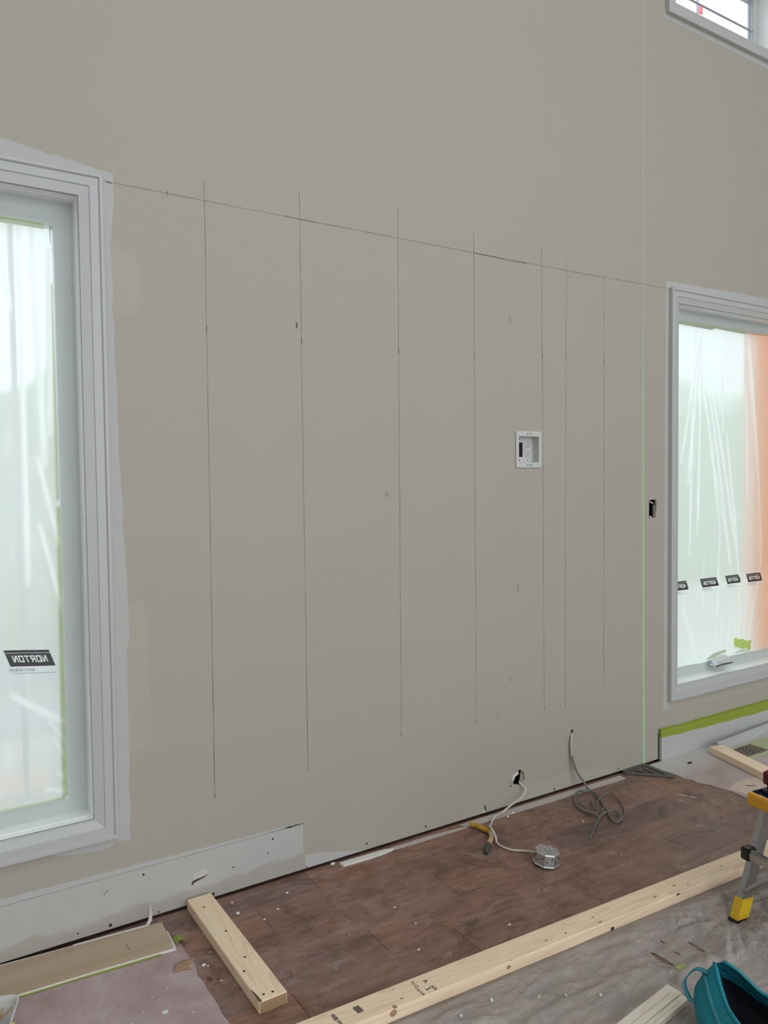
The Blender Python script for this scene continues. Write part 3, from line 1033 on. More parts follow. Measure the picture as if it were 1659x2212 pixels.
# ------------------------------------------------------------------ baseboard on the right
bm = B(); box(bm, 3.452, RX1 - 0.01, -0.018, -0.0002, 0.0005, 0.165, 0.0015)
bb = struct(obj('baseboard_right', bm, MT['trim']))
bm = B(); box(bm, 3.444, 3.4515, -0.0012, 0.0, 0.0105, 0.150); obj('shadow_gap', bm, MT['dark_hole'], wall_back)
bm = B()
n = 46
ru, rl, rk = [], [], []
for i in range(n + 1):
    x = 3.448 + (5.6 - 3.448) * i / n
    zl = 0.129 - 0.016 * min(1, i / 18) + 0.002 * math.sin(i * 1.3)
    zt = 0.168 + 0.006 * noise.noise((i * .6, 2, 0)) + (0.006 if i < 2 else 0)
    rk.append(bm.verts.new((x, -0.0006, zt + 0.003)))
    ru.append(bm.verts.new((x, -0.0192, zt)))
    rl.append(bm.verts.new((x, -0.0190, zl)))
for i in range(n):
    bm.faces.new((rk[i], rk[i + 1], ru[i + 1], ru[i])); bm.faces.new((ru[i], ru[i + 1], rl[i + 1], rl[i]))
bm.faces.new((rk[0], ru[0], rl[0]))
tag(obj('masking_tape', bm, MT['tape']), 'bright green masking tape along the top of the white baseboard', 'tape')
# second low white strip standing in front of the baseboard
bm = B(); box(bm, 0, 1.6, -0.0075, 0.0075, 0, 0.048, 0.002)
tag(obj('white_trim_strip', bm, MT['trim'], None, (3.835, -0.092, 0.0035), (0, 0, 0.065)), 'low white trim strip standing on edge before the baseboard', 'trim')

# ================================================================== films on the windows
def film_sheet(name, x0, x1, z0, z1, yfun, ffun, nx, nz, edgefun=None):
    bm = B()
    lay = bm.verts.layers.float.new('fold')
    g = []
    for i in range(nx + 1):
        col = []
        for j in range(nz + 1):
            x = x0 + (x1 - x0) * i / nx
            z = z0 + (z1 - z0) * j / nz
            if edgefun:
                x, z = edgefun(x, z, i / nx, j / nz)
            v = bm.verts.new((x, yfun(x, z), z))
            v[lay] = ffun(x, z)
            col.append(v)
        g.append(col)
    for i in range(nx):
        for j in range(nz):
            bm.faces.new((g[i][j], g[i + 1][j], g[i + 1][j + 1], g[i][j + 1]))
    return obj(name, bm, MT['film'], smooth=True, recalc=False)


def seg_ridge(x, z, a, b, w):
    """gaussian ridge along the segment a-b in the sheet plane"""
    ax, az = a; bx, bz = b
    dx, dz = bx - ax, bz - az
    L2 = dx * dx + dz * dz
    t = ((x - ax) * dx + (z - az) * dz) / L2
    tc = max(0.0, min(1.0, t))
    d2 = (x - ax - tc * dx) ** 2 + (z - az - tc * dz) ** 2
    fade = min(1.0, 0.25 + 3 * tc * (1 - tc) + 0.35)
    return math.exp(-d2 / (w * w)) * fade


RIDGE1 = [((0.464, 0.72), (0.30, 0.84), 0.008), ((0.464, 0.60), (0.42, 0.68), 0.004), ((0.464, 0.53), (0.43, 0.56), 0.004), ((0.462, 0.487), (0.40, 0.51), 0.006),
          ((0.464, 0.655), (0.41, 0.74), 0.004), ((0.458, 1.32), (0.40, 1.62), 0.007), ((0.462, 1.10), (0.40, 1.40), 0.007), ((0.45, 2.3), (0.44, 1.7), 0.008), ((0.40, 2.36), (0.42, 1.6), 0.01), ((0.36, 2.36), (0.36, 1.2), 0.008), ((0.24, 2.3), (0.26, 1.7), 0.006), ((0.29, 2.37), (0.33, 2.1), 0.006), ((0.2, 2.3), (0.31, 1.9), 0.005)]


def f1(x, z):
    s = sum(seg_ridge(x, z, *r) for r in RIDGE1)
    s += max(0, noise.noise((x * 30, z * 7, 4)) - 0.25) * 0.5
    return min(1.0, s)


def y1(x, z):
    return 0.0835 - 0.006 * math.sin(max(0, min(1, (x - W1[0]) / 1.16)) * math.pi) * 1.0 - 0.003 * f1(x, z) + 0.0018 * noise.noise((x * 14, z * 3, 0))


def e1(x, z, u, v):
    if u > 0.999:
        x += 0.004 * noise.noise((0, z * 9, 3)) - (0.012 if z > 2.2 else 0) * (z - 2.2) / 0.2
    if v < 0.001:
        z += 0.004 * noise.noise((x * 9, 0, 3))
    return x, z


film1 = film_sheet('masking_film', W1[0] + 0.06, 0.4665, 0.462, 2.388, y1, f1, 170, 240, e1)
tag(film1, 'milky masking film covering the left window', 'masking film')

RIDGE2 = [((3.905, 2.33), (3.74, 1.62), 0.007), ((3.91, 2.32), (3.80, 1.50), 0.008), ((3.92, 2.34), (3.885, 1.2), 0.007), ((3.955, 2.0), (4.09, 1.25), 0.007), ((4.09, 1.25), (4.07, 0.56), 0.006),
          ((4.01, 1.95), (4.19, 1.02), 0.007), ((4.03, 2.0), (4.285, 0.95), 0.008), ((4.0, 1.7), (4.22, 0.95), 0.005), ((4.15, 1.8), (4.26, 1.1), 0.007), ((4.285, 0.95), (4.29, 0.60), 0.006), ((4.375, 2.36), (4.47, 1.5), 0.016),
          ((4.47, 1.5), (4.505, 1.0), 0.014), ((4.50, 1.0), (4.38, 0.53), 0.012), ((4.60, 0.80), (4.42, 0.50), 0.008), ((4.36, 0.8), (4.33, 0.5), 0.006), ((3.76, 0.8), (3.9, 0.47), 0.010), ((3.80, 0.72), (3.92, 0.47), 0.008), ((3.95, 0.60), (4.0, 0.47), 0.008),
          ((3.86, 0.62), (3.97, 0.46), 0.006), ((4.12, 0.66), (4.1, 0.47), 0.008), ((4.2, 0.7), (4.16, 0.47), 0.006), ((3.84, 2.0), (3.82, 1.1), 0.006), ((4.34, 2.1), (4.36, 1.4), 0.006), ((4.1, 2.2), (4.12, 1.8), 0.006)]


def f2_(x, z):
    s = sum(seg_ridge(x, z, *r) for r in RIDGE2)
    s += max(0, noise.noise((x * 26, z * 5, 14)) - 0.25) * 0.5
    s += 0.45 * max(0, min(1, (0.955 - z) / 0.05)) + 0.35 * max(0, (0.62 - z) / 0.2)
    return min(1.0, s)


def y2(x, z):
    u = max(0, min(1, (x - 3.66) / 1.23))
    return 0.0835 - 0.012 * math.sin(u * math.pi) * math.sin(max(0, min(1, (z - 0.45) / 1.95)) * math.pi) - 0.007 * f2_(x, z) + 0.002 * noise.noise((x * 14, z * 2, 7))


def e2(x, z, u, v):
    if v < 0.001:
        z += 0.010 * noise.noise((x * 7, 0, 3)) + 0.03 * max(0, 1 - abs(x - 4.32) / 0.12)
    if v > 0.999:
        z += 0.006 * noise.noise((x * 6, 0, 9))
    return x, z


film2 = film_sheet('masking_film', W2[0] + 0.055, W2[1] - 0.055, 0.457, 2.400, y2, f2_, 170, 150, e2)
tag(film2, 'pleated milky masking film covering the right window', 'masking film')


def in_letter(ch, x, y):
    """block capitals in the unit square"""
    if ch == 'N':
        return x < 0.23 or x > 0.77 or abs(x - (0.14 + 0.72 * (1 - y))) < 0.16
    if ch == 'O':
        return not (0.25 < x < 0.75 and 0.20 < y < 0.80)
    if ch == 'T':
        return y > 0.79 or abs(x - 0.5) < 0.13
    if ch == 'R':
        if x < 0.25:
            return True
        if y > 0.42:
            return y > 0.80 or y < 0.60 or x > 0.76
        return abs(x - (0.86 - 0.72 * y)) < 0.15
    return False


def cutout_plate(body, w, h, sh):
    """flat parallelogram print with mirrored clear letters and a clear stripe"""
    bm = B()
    NU, NV = 150, 36
    cache = {}
    def vert(i, j):
        if (i, j) not in cache:
            v = -h / 2 + h * j / NV
            cache[(i, j)] = bm.verts.new((-w / 2 + w * i / NU - sh * v / h, v, 0))
        return cache[(i, j)]
    n = len(body)
    u0, u1, v0, v1 = 0.10, 0.88, 0.24, 0.68
    for i in range(NU):
        for j in range(NV):
            u, v = (i + 0.5) / NU, (j + 0.5) / NV
            clear = 0.80 < v < 0.845
            if v0 < v < v1 and u0 < u < u1:
                t = (u1 - u) / (u1 - u0) * n            # mirrored reading direction
                k = int(t)
                f = (t - k) / 0.84
                if f < 1 and in_letter(body[k], f, (v - v0) / (v1 - v0)):
                    clear = True
            if not clear:
                bm.faces.new((vert(i, j), vert(i + 1, j), vert(i + 1, j + 1), vert(i, j + 1)))
    me = bpy.data.meshes.new('printed_logo')
    bm.to_mesh(me)
    bm.free()
    return me


def printed_logo(parent, yfun, xc, zc, w, h, squeeze=1.0, tilt=0.0):
    """mirrored print on the far side of the film: parallelogram with reversed lettering and a small line under it"""
    sh = 0.020 * squeeze
    def put(u, v):      # u along x, v along z in the logo's own frame
        return xc + u, zc + v + tilt * u
    N = 10
    me = cutout_plate('NORTON', w, h, sh)
    for v in me.vertices:
        x, z = put(v.co.x, v.co.y)
        v.co = (x, yfun(x, z) - 0.0016, z)
    lg = link('printed_logo', me, MT['logo_dark'], parent)
    def txt(body, size, uc, vc, width, mat, lift, bold=0.0, fit=None, shear=0.0):
        me = textmesh(body, size, shear, bold)
        if fit:
            xs = [v.co.x for v in me.vertices]
            k = fit / (max(xs) - min(xs))
            for v in me.vertices:
                v.co.x *= k
        for v in me.vertices:
            x, z = put(uc - v.co.x, vc + v.co.y)      # mirrored
            v.co = (x, yfun(x, z) - lift, z)
        me.materials.append(mat)
        o = bpy.data.objects.new('lettering', me)
        COL.objects.link(o)
        o.parent = lg
    txt('SAINT-GOBAIN', h * 0.25, -w * 0.18, -h * 0.72, 1, MT['logo_blue'], 0.0030, 0.0, w * 0.56, 0.0)
    # thin stripe near the top and rule under the small text
    for (v0, v1, mt, lift) in ((-0.93 * h, -0.91 * h, MT['logo_blue'], 0.0026),):
        bm = B()
        rr = []
        for i in range(N + 1):
            u = (-w / 2 + w * i / N) * 0.97 - (sh * v0 / h if v0 > 0 else -0.012)
            xa, za = put(u, v0); xb, zb = put(u, v1)
            rr.append((bm.verts.new((xa, yfun(xa, za) - lift, za)), bm.verts.new((xb, yfun(xb, zb) - lift, zb))))
        for a, b in zip(rr, rr[1:]):
            bm.faces.new((a[0], b[0], b[1], a[1]))
        o = obj('print_rule', bm, mt, lg)


printed_logo(film1, y1, 0.3585, 0.959, 0.137, 0.054, tilt=-0.11)
printed_logo(film2, y2, 3.722, 0.921, 0.150, 0.051)
printed_logo(film2, y2, 3.995, 0.921, 0.150, 0.051)
printed_logo(film2, y2, 4.220, 0.922, 0.130, 0.050)
printed_logo(film2, y2, 4.440, 0.917, 0.150, 0.052)
printed_logo(film1, y1, 0.075, 0.975, 0.137, 0.054, tilt=-0.05)

# backlit tape behind the film edges
for (pts, lab) in [([(0.446, 0.47), (0.466, 0.47), (0.466, 1.46), (0.452, 1.46)], 'backlit green tape strip down the lower right edge of the left window film'),
                   ([(0.452, 1.48), (0.463, 1.48), (0.460, 2.20), (0.455, 2.20)], 'narrow green tape strip up the upper right edge of the left window film'),
                   ([(-0.5, 0.462), (0.455, 0.462), (0.455, 0.472), (-0.5, 0.474)], 'pale green tape strip under the bottom edge of the left window film'),
                   ([(-0.6, 2.375), (0.44, 2.375), (0.44, 2.392), (-0.6, 2.400)], 'pale tape strip across the top edge of the left window film')]:
    bm = B(); wallpoly(bm, pts, 0.0860, 0.0872)
    tag(obj('masking_tape', bm, MT['tape_lit']), lab, 'tape', 'tapes on the window films')
bm = B(); wallpoly(bm, [(3.66, 2.392), (4.02, 2.386), (4.05, 2.398), (4.35, 2.392), (4.352, 2.412), (3.66, 2.412)], 0.0850, 0.0866)
tag(obj('masking_tape', bm, MT['tape_pale']), 'pale green tape along the top of the right window film', 'tape', 'tapes on the window films')
# crumpled bright tape at the bottom right
bm = B()
nn = 9
g = [[bm.verts.new((4.225 + 0.17 * i / nn + 0.006 * noise.noise((i, j, 0)), 0.062 + 0.012 * noise.noise((i * .9, j * .9, 2)), 0.512 + 0.055 * j / 4 - 0.035 * i / nn + 0.012 * noise.noise((i * .7, j, 5)))) for j in range(5)] for i in range(nn + 1)]
for i in range(nn):
    for j in range(4):
        bm.faces.new((g[i][j], g[i + 1][j], g[i + 1][j + 1], g[i][j + 1]))
tag(obj('crumpled_tape', bm, MT['tape_lit']), 'crumpled bright yellow-green tape at the foot of the right window film', 'tape')
bm = B(); wallpoly(bm, [(3.98, 0.475), (4.05, 0.498), (4.16, 0.505), (4.17, 0.492), (4.06, 0.478), (3.99, 0.466)], 0.0800, 0.0815)
tag(obj('masking_tape', bm, MT['tape_lit']), 'short green tape tab above the wrapped crank handle', 'tape')
# crank handle wrapped in film
bm = B()
bmesh.ops.create_icosphere(bm, subdivisions=3, radius=1.0)
for v in bm.verts:
    k = 1 + 0.22 * noise.noise(v.co * 2.1) + 0.10 * noise.noise(v.co * 6)
    v.co = Vector((v.co.x * 0.085 * k, v.co.y * 0.030 * k, max(v.co.z * 0.036 * k, -0.028)))
t = thing('wrapped_crank', 'window crank handle wrapped in grey film on the right window sill', 'handle', (4.07, 0.045, 0.4228))
obj('wrapping', bm, MT['foil'], t, (0, 0, 0.0285))
bm = B(); tube(bm, [(-0.075, -0.02, 0.012), (-0.03, -0.034, 0.022), (0.04, -0.034, 0.020), (0.085, -0.018, 0.014)], 0.004, 8); obj('handle_arm', bm, MT['vent'], t)

# ================================================================== recessed outlet box
t = thing('recessed_outlet', 'white recessed outlet box set in the wall between pencil lines', 'outlet', (2.5065, 0, 1.6725))
bm = B()
ro = [(-0.080, -0.0855), (0.080, -0.0855), (0.080, 0.0855), (-0.080, 0.0855)]
frame_o = (-0.080, 0.080, -0.0855, 0.0855)
hole_i = (-0.0625, 0.0625, -0.0600, 0.0600)


def rrect(r, rad, n=4):
    x0, x1, z0, z1 = r
    out = []
    for (cx, cz, a0) in ((x1 - rad, z1 - rad, 0), (x0 + rad, z1 - rad, 90), (x0 + rad, z0 + rad, 180), (x1 - rad, z0 + rad, 270)):
        for k in range(n + 1):
            a = math.radians(a0 + 90 * k / n)
            out.append((cx + rad * math.cos(a), cz + rad * math.sin(a)))
    return out


def ring_plate(bm, ro, ri, y0, y1):
    n = len(ro)
    A = [bm.verts.new((p[0], y0, p[1])) for p in ro]; Bv = [bm.verts.new((p[0], y0, p[1])) for p in ri]
    C = [bm.verts.new((p[0], y1, p[1])) for p in ro]; D = [bm.verts.new((p[0], y1, p[1])) for p in ri]
    for i in range(n):
        j = (i + 1) % n
        bm.faces.new((A[i], A[j], Bv[j], Bv[i])); bm.faces.new((C[j], C[i], D[i], D[j]))
        bm.faces.new((A[j], A[i], C[i], C[j])); bm.faces.new((Bv[i], Bv[j], D[j], D[i]))


bm = B()
ring_plate(bm, rrect(frame_o, 0.009), rrect(hole_i, 0.004), -0.0065, -0.0002)
fo = obj('frame', bm, MT['white_plastic'], t)
md = fo.modifiers.new('bevel', 'BEVEL'); md.width = 0.0018; md.segments = 2; md.limit_method = 'ANGLE'
bm = B()
ring_plate(bm, rrect((-0.0645, 0.0645, -0.062, 0.062), 0.004), rrect((-0.0625, 0.0625, -0.060, 0.060), 0.004), -0.0005, 0.034)
obj('recess_wall', bm, MT['white_plastic'], t)
bm = B(); box(bm, -0.0645, 0.0645, 0.0335, 0.036, -0.062, 0.062); bp = obj('back_plate', bm, MT['white_plastic'], t)
bm = B(); box(bm, 0.0105, 0.0435, 0.0305, 0.0335, -0.0335, 0.0335, 0.0012); rc = obj('receptacle', bm, MT['white_plastic'], t)
for zc in (0.017, -0.017):
    for (dx, dz, w, h) in ((-0.0065, 0, 0.0024, 0.009), (0.0065, 0, 0.0024, 0.0075)):
        bm = B(); box(bm, 0.027 + dx - w / 2, 0.027 + dx + w / 2, 0.0300, 0.0306, zc - 0.004 - h / 2, zc - 0.004 + h / 2); obj('slot', bm, MT['dark_hole'], rc)
    bm = B(); disc(bm, (0.027, 0.0300, zc + 0.0085), 0.0030, 'Y', 0.0006, 10); obj('ground_hole', bm, MT['dark_hole'], rc)
bm = B(); box(bm, -0.0420, -0.0050, 0.0326, 0.0337, -0.034, 0.034, 0.0005); obj('low_voltage_opening', bm, MT['gap'], t)
for (x, z) in ((-0.0235, 0.049), (-0.0235, -0.049), (0.027, -0.049)):
    bm = B(); disc(bm, (x, 0.0322, z), 0.0028, 'Y', 0.0015, 10); obj('screw_hole', bm, MT['vent'], t)
for z in (0.0725, -0.0725):
    for x in (-0.008, 0.011):
        bm = B(); disc(bm, (x, -0.0069, z), 0.0032, 'Y', 0.001, 10); h0 = obj('screw_hole', bm, MT['dark_hole'], fo)
    for x in (-0.013, 0.0165):
        bm = B(); disc(bm, (x, -0.0068, z), 0.0018, 'Y', 0.001, 8, rx=0.003); obj('screw_hole', bm, simple('shallow_slot', (0.35, 0.34, 0.33)), fo)

# switch cut-out: torn cavity with plastic bits
t = thing('switch_cutout', 'narrow dark switch cut-out in the wall beside the laser line', 'wall box', (3.395, 0.013, 1.37))
bm = B(); box(bm, -0.034, 0.036, 0.0, 0.06, -0.056, 0.056)
for f in list(bm.faces):
    if f.calc_center_median().y < 0.001:
        bm.faces.remove(f)
obj('back_box', bm, MT['black'], t, recalc=False)
bm = B(); box(bm, -0.028, 0.000, -0.008, -0.004, 0.027, 0.033, 0.001, mat=Matrix.Rotation(0.35, 4, 'Y')); obj('wire_stub', bm, MT['gypsum'], t)
bm = B(); box(bm, 0.013, 0.024, -0.009, 0.001, -0.048, 0.02, 0.001); obj('paper_edge', bm, simple('torn_grey', (0.20, 0.19, 0.175)), t)
bm = B(); disc(bm, (-0.007, -0.006, -0.044), 0.006, 'Y', 0.004, 8); obj('mount_tab', bm, MT['gypsum'], t)

# torn hole with the white cable
t = thing('wall_cutout', 'ragged round hole low in the wall where the white cable comes out', 'wall hole', (2.439, 0.013, 0.127))
bm = B(); box(bm, -0.055, 0.055, 0.0, 0.07, -0.055, 0.055)
for f in list(bm.faces):
    if f.calc_center_median().y < 0.001:
        bm.faces.remove(f)
obj('cavity_box', bm, MT['sheath'], t, recalc=False)
bm = B(); wallpoly(bm, [(-0.030, -0.022), (-0.020, -0.010), (-0.012, 0.004), (0.008, 0.012), (0.010, 0.024), (-0.010, 0.026), (-0.026, 0.012), (-0.034, -0.006)], -0.002, 0.002)
obj('torn_flap', bm, MT['gypsum'], t)
bm = B(); wallpoly(bm, [(0.014, -0.030), (0.034, -0.022), (0.037, 0.006), (0.026, 0.030), (0.018, 0.010)], -0.004, 0.0); obj('torn_flap', bm, simple('torn_brown', (0.33, 0.29, 0.25)), t)

# ================================================================== cables
def path(P, dz=0.0, z=0.006):
    return [(p[0], p[1], (p[2] if len(p) > 2 else z) + dz) for p in P]


CABLE_DROP = [(2.814, 0.02, 0.270), (2.784, -0.006, 0.268), (2.771, -0.012, 0.221), (2.778, -0.02, 0.138), (2.794, -0.035, 0.082), (2.813, -0.065, 0.034), (2.813, -0.11, 0.009)]
LOOP_A = [(2.782, -0.188), (2.719, -0.27), (2.692, -0.288), (2.68, -0.274), (2.677, -0.254), (2.693, -0.228), (2.719, -0.196), (2.73, -0.172), (2.701, -0.19), (2.671, -0.195), (2.666, -0.173), (2.677, -0.155)]
LOOP_B = [(2.806, -0.079), (2.775, -0.065), (2.708, -0.099), (2.647, -0.16), (2.623, -0.217), (2.624, -0.278), (2.63, -0.316), (2.653, -0.309), (2.717, -0.305), (2.742, -0.328), (2.714, -0.367), (2.656, -0.402), (2.65, -0.375), (2.705, -0.303), (2.766, -0.222), (2.806, -0.152), (2.813, -0.111), (2.786, -0.085), (2.733, -0.096), (2.668, -0.143), (2.63, -0.204), (2.632, -0.265), (2.658, -0.283), (2.723, -0.224), (2.768, -0.192), (2.82, -0.168), (2.871, -0.17), (2.859, -0.227), (2.794, -0.321), (2.718, -0.381), (2.65, -0.404), (2.656, -0.368), (2.705, -0.303)]
TAIL = [(2.684, -0.3), (2.64, -0.318), (2.554, -0.366), (2.496, -0.403), (2.44, -0.438)]
t = thing('grey_cable', 'tangled coil of grey cable hanging from a small hole onto the floor', 'cable', (2.72, -0.24, 0))
inv = Matrix.Translation((-2.72, 0.24, 0))
A = path(CABLE_DROP) + [(p[0], p[1], 0.008 + 0.006 * (i % 3)) for i, p in enumerate(LOOP_A)]
Bp = [(p[0] + 0.007, p[1] + 0.004, p[2]) for p in path(CABLE_DROP)][:-1] + [(p[0], p[1], 0.006 + 0.007 * abs(math.sin(i * 0.9))) for i, p in enumerate(LOOP_B)] + [(p[0], p[1], 0.012 - 0.002 * i) for i, p in enumerate(TAIL)]
for P in (A, Bp):
    bm = B(); tube(bm, [inv @ Vector(q) for q in catmull(P, 6)], 0.0036, 8); obj('strand', bm, MT['grey_cable'], t, smooth=True)

bm = B(); tube(bm, [inv @ Vector(q) for q in catmull(CABLE_DROP, 6)[2:17]], 0.0044, 8); obj('white_lead', bm, MT['white_cable'], t, smooth=True)

WHITE = [(2.468, 0.03, 0.098), (2.443, 0.0, 0.104), (2.452, -0.012, 0.091), (2.458, -0.025, 0.076), (2.435, -0.04, 0.064), (2.393, -0.055, 0.053), (2.335, -0.065, 0.046), (2.271, -0.075, 0.030),
         (2.236, -0.059, 0.010), (2.16, -0.119, 0.0055), (2.135, -0.143, 0.026), (2.113, -0.190, 0.036), (2.100, -0.228, 0.022), (2.09, -0.250, 0.0055), (2.089, -0.297, 0.0055), (2.106, -0.335, 0.0055), (2.139, -0.370, 0.008), (2.146, -0.422, 0.022)]
bm = B(); tube(bm, catmull(WHITE, 6), 0.0046, 8)
tag(obj('white_cable', bm, MT['white_cable'], smooth=True), 'white electrical cable running from the ragged hole to the metal box', 'cable')

# bent yellow-gripped tool
TOOL = [(2.097, -0.062, .013), (2.113, -0.087, .014), (2.116, -0.121, .013), (2.123, -0.153, .013), (2.116, -0.18, .013), (2.095, -0.207, .014), (2.062, -0.235, .015), (2.022, -0.268, .014), (1.991, -0.295, .0125)]
TP = catmull(TOOL, 6)
t = thing('bent_yellow_tool', 'bent tool with worn yellow grip and dark grey tip lying on the floor', 'tool', (2.08, -0.18, 0))
inv = Matrix.Translation((-2.08, 0.18, 0))
n = len(TP)
for (a, b, mt, nm, r) in ((0, 23, 'grip_yellow', 'yellow_grip', 0.0115), (22, 30, 'grip_white', 'smeared_grip', 0.0108), (29, 40, 'grip_tan', 'tan_grip', 0.0108), (39, n, 'tip_grey', 'grey_tip', 0.0115)):
    bm = B()
    P = [inv @ q for q in TP[a:b]]
    tube(bm, P, (lambda t_, r=r: r * (0.86 + 0.14 * math.sin(min(1, t_ * 4, (1 - t_) * 4 + .35) * math.pi / 2))), 12)
    obj(nm, bm, MT[mt], t, smooth=True)

# galvanised octagon box, open side down, tipped a little
t = thing('octagon_box', 'galvanised metal octagon electrical box lying upside down on the floor', 'electrical box', (2.143, -0.482, 0.002), 0.25)
bm = B()
R0 = 0.052


def octo(r, z, k=0.7):
    pts = []
    for i in range(8):
        a = math.radians(22.5 + 45 * i)
        pts.append((r * math.cos(a), r * math.sin(a), z))
    return pts


rings = [octo(0.055, 0.0), octo(0.055, 0.003), octo(0.0515, 0.004), octo(0.0505, 0.047), octo(0.047, 0.051)]
vv = [[bm.verts.new(p) for p in r] for r in rings]
for a, b in zip(vv, vv[1:]):
    for i in range(8):
        bm.faces.new((a[i], a[(i + 1) % 8], b[(i + 1) % 8], b[i]))
bm.faces.new(vv[-1])
body = obj('body', bm, MT['galv'], t)
md = body.modifiers.new('bevel', 'BEVEL'); md.width = 0.005; md.segments = 3; md.limit_method = 'ANGLE'; md.angle_limit = 0.5
for p in body.data.polygons:
    p.use_smooth = False
bm = B(); disc(bm, (0, 0, 0.0505), 0.0105, h=0.0015, seg=20); obj('knockout', bm, MT['galv'], body)
bm = B()
tube(bm, [(0.0115 * math.cos(a), 0.0115 * math.sin(a), 0.0512) for a in [2 * math.pi * k / 24 for k in range(25)]], 0.0006, 5, False); obj('knockout_ring', bm, MT['vent'], body)
for i, (x, y, r) in enumerate([(0.028, 0.016, .0024), (-0.028, 0.016, .0024), (0.0, 0.030, .0020), (0.0, -0.030, .0024), (0.026, -0.018, .0022), (-0.026, -0.018, .0026), (0.014, 0.026, .0018), (-0.014, -0.027, .0018), (-0.034, 0.0, .0018), (0.036, 0.0, .002)]):
    bm = B(); disc(bm, (x, y, 0.0506), r, h=0.0008, seg=10); obj('hole', bm, MT['dark_hole'], body)
for (x, y, r) in [(0.030, 0.022, .007), (-0.022, -0.026, .007), (0.024, -0.024, .006)]:
    bm = B(); tube(bm, [(x + r * math.cos(a), y + r * math.sin(a), 0.0510) for a in [2 * math.pi * k / 18 for k in range(19)]], 0.0005, 5, False); obj('knockout_ring', bm, MT['vent'], body)
for i in (3, 4, 5, 6):
    a = math.radians(45 * i + 0)
    c = Vector((math.cos(a), math.sin(a), 0)) * 0.0466
    s_ = Vector((-math.sin(a), math.cos(a), 0))
    for k in (-1, 1):
        p = c + s_ * 0.010 * k + Vector((0, 0, 0.028 + 0.006 * k))
        bm = B(); tube(bm, [p, p + Vector((math.cos(a), math.sin(a), 0)) * 0.0022], 0.0028, 8); obj('hole', bm, MT['dark_hole'], body)
body.rotation_euler = (0.10, 0.06, 0)
body.location = (0, 0, 0.005)

# ================================================================== lumber
def stud(name, label, p0, ang, L, z=0.0, mat='lumber', w=0.089, h=0.038, group=None):
    """2x4 laid flat; local +x along the length, local y = 0..-w"""
    t = thing(name, label, 'lumber', (p0[0], p0[1], z), ang, group)
    bm = B(); box(bm, 0, L, -w, 0, 0, h, 0.0035, 3)
    # slightly wavy sawn edges
    body = obj('board', bm, MT[mat], t)
    for p in body.data.polygons:
        p.use_smooth = False
    for xx, d in ((0.0, -1), (L, 1)):
        bm = B(); box(bm, xx - 0.0006, xx + 0.0006, -w + .003, -.003, 0.003, h - 0.003); obj('end_grain', bm, MT['endgrain'], t)
    return t


def local(t, x, y):
    v = Matrix.Rotation(-t.rotation_euler.z, 4, 'Z') @ (Vector((x, y, 0)) - Vector((t.location.x, t.location.y, 0)))
    return v.x, v.y


def dots(t, pts, r, mat, name, h=0.038, rx=None):
    if mat == 'knot':
        r *= 0.7
        rx = rx * 0.75 if rx else None
    for (x, y) in pts:
        u, v = local(t, x, y)
        bm = B(); disc(bm, (u, v, h), r, h=0.0004, seg=12, rx=rx or r); obj(name, bm, MT[mat], t)


# short stud standing off the wall (length along -y)
s1 = stud('framing_stud', 'short stud lying square to the wall near the left window', (0.925 - 0.0883, -0.012), math.radians(-90), 0.652)
s1.location = (0.9265 - 0.0, -0.012, 0)
# local x -> world -y, local y 0..-w -> world x 0..-w
dots(s1, [(0.885, -0.275), (0.884, -0.442), (0.855, -0.507), (0.862, -0.639), (0.889, -0.643)], 0.0042, 'dark_hole', 'screw_hole')
dots(s1, [(0.879, -0.061), (0.883, -0.325), (0.911, -0.435)], 0.003, 'knot', 'knot')
dots(s1, [(0.872, -0.095)], 0.006, 'knot', 'knot', rx=0.012)
bm = B(); prism(bm, [(0.585, -0.0885), (0.652, -0.0885), (0.652, -0.080), (0.63, -0.081), (0.605, -0.084)], 0.0378, 0.0386); obj('dark_wane', bm, simple('bark_wane', (0.10, 0.075, 0.055), 0.8, var=0.4, nscale=80), s1)

# long plate
ANG = math.atan2(-0.096, 2.098)
s2 = stud('framing_stud', 'long framing stud lying across the floor in the foreground', (0.60, -0.790), ANG, 2.75, 0.0036)
dots(s2, [(1.73, -0.905), (1.813, -0.911), (1.956, -0.896), (2.41, -0.939), (1.186, -0.880), (2.628, -0.925)], 0.0045, 'knot', 'knot', rx=0.008)
dots(s2, [(1.955, -0.929), (2.24, -0.928), (2.359, -0.917)], 0.006, 'knot', 'knot', rx=0.013)
dots(s2, [(1.568, -0.921), (1.186, -0.835)], 0.0035, 'knot', 'knot')
# knots and nicks on the front face
for (x, z, rx, rz, mt) in [(1.142, 0.026, 0.012, 0.010, 'knot'), (1.556, 0.022, 0.008, 0.006, 'knot'), (2.002, 0.008, 0.008, 0.006, 'dark_hole'), (2.33, 0.034, 0.010, 0.003, 'dark_hole')]:
    u, v = local(s2, x, -0.9)
    bm = B(); disc(bm, (u, -0.0894, z), rz, 'Y', 0.0006, 12, rx=rx); obj('knot', bm, MT[mt], s2)
bm = B(); u, v = local(s2, 1.150, -0.9); disc(bm, (u, -0.083, 0.038), 0.008, h=0.0004, seg=12, rx=0.007); obj('knot', bm, MT['knot'], s2)


def stamp(t, body, x, y, size, rot, bold=0.0):
    me = textmesh(body, size, 0, bold)
    u, v = local(t, x, y)
    me.materials.append(MT['stamp_ink'])
    o = bpy.data.objects.new('grade_stamp', me)
    COL.objects.link(o)
    o.parent = t
    o.location = (u, v, 0.0386)
    o.rotation_euler = (0, 0, rot)


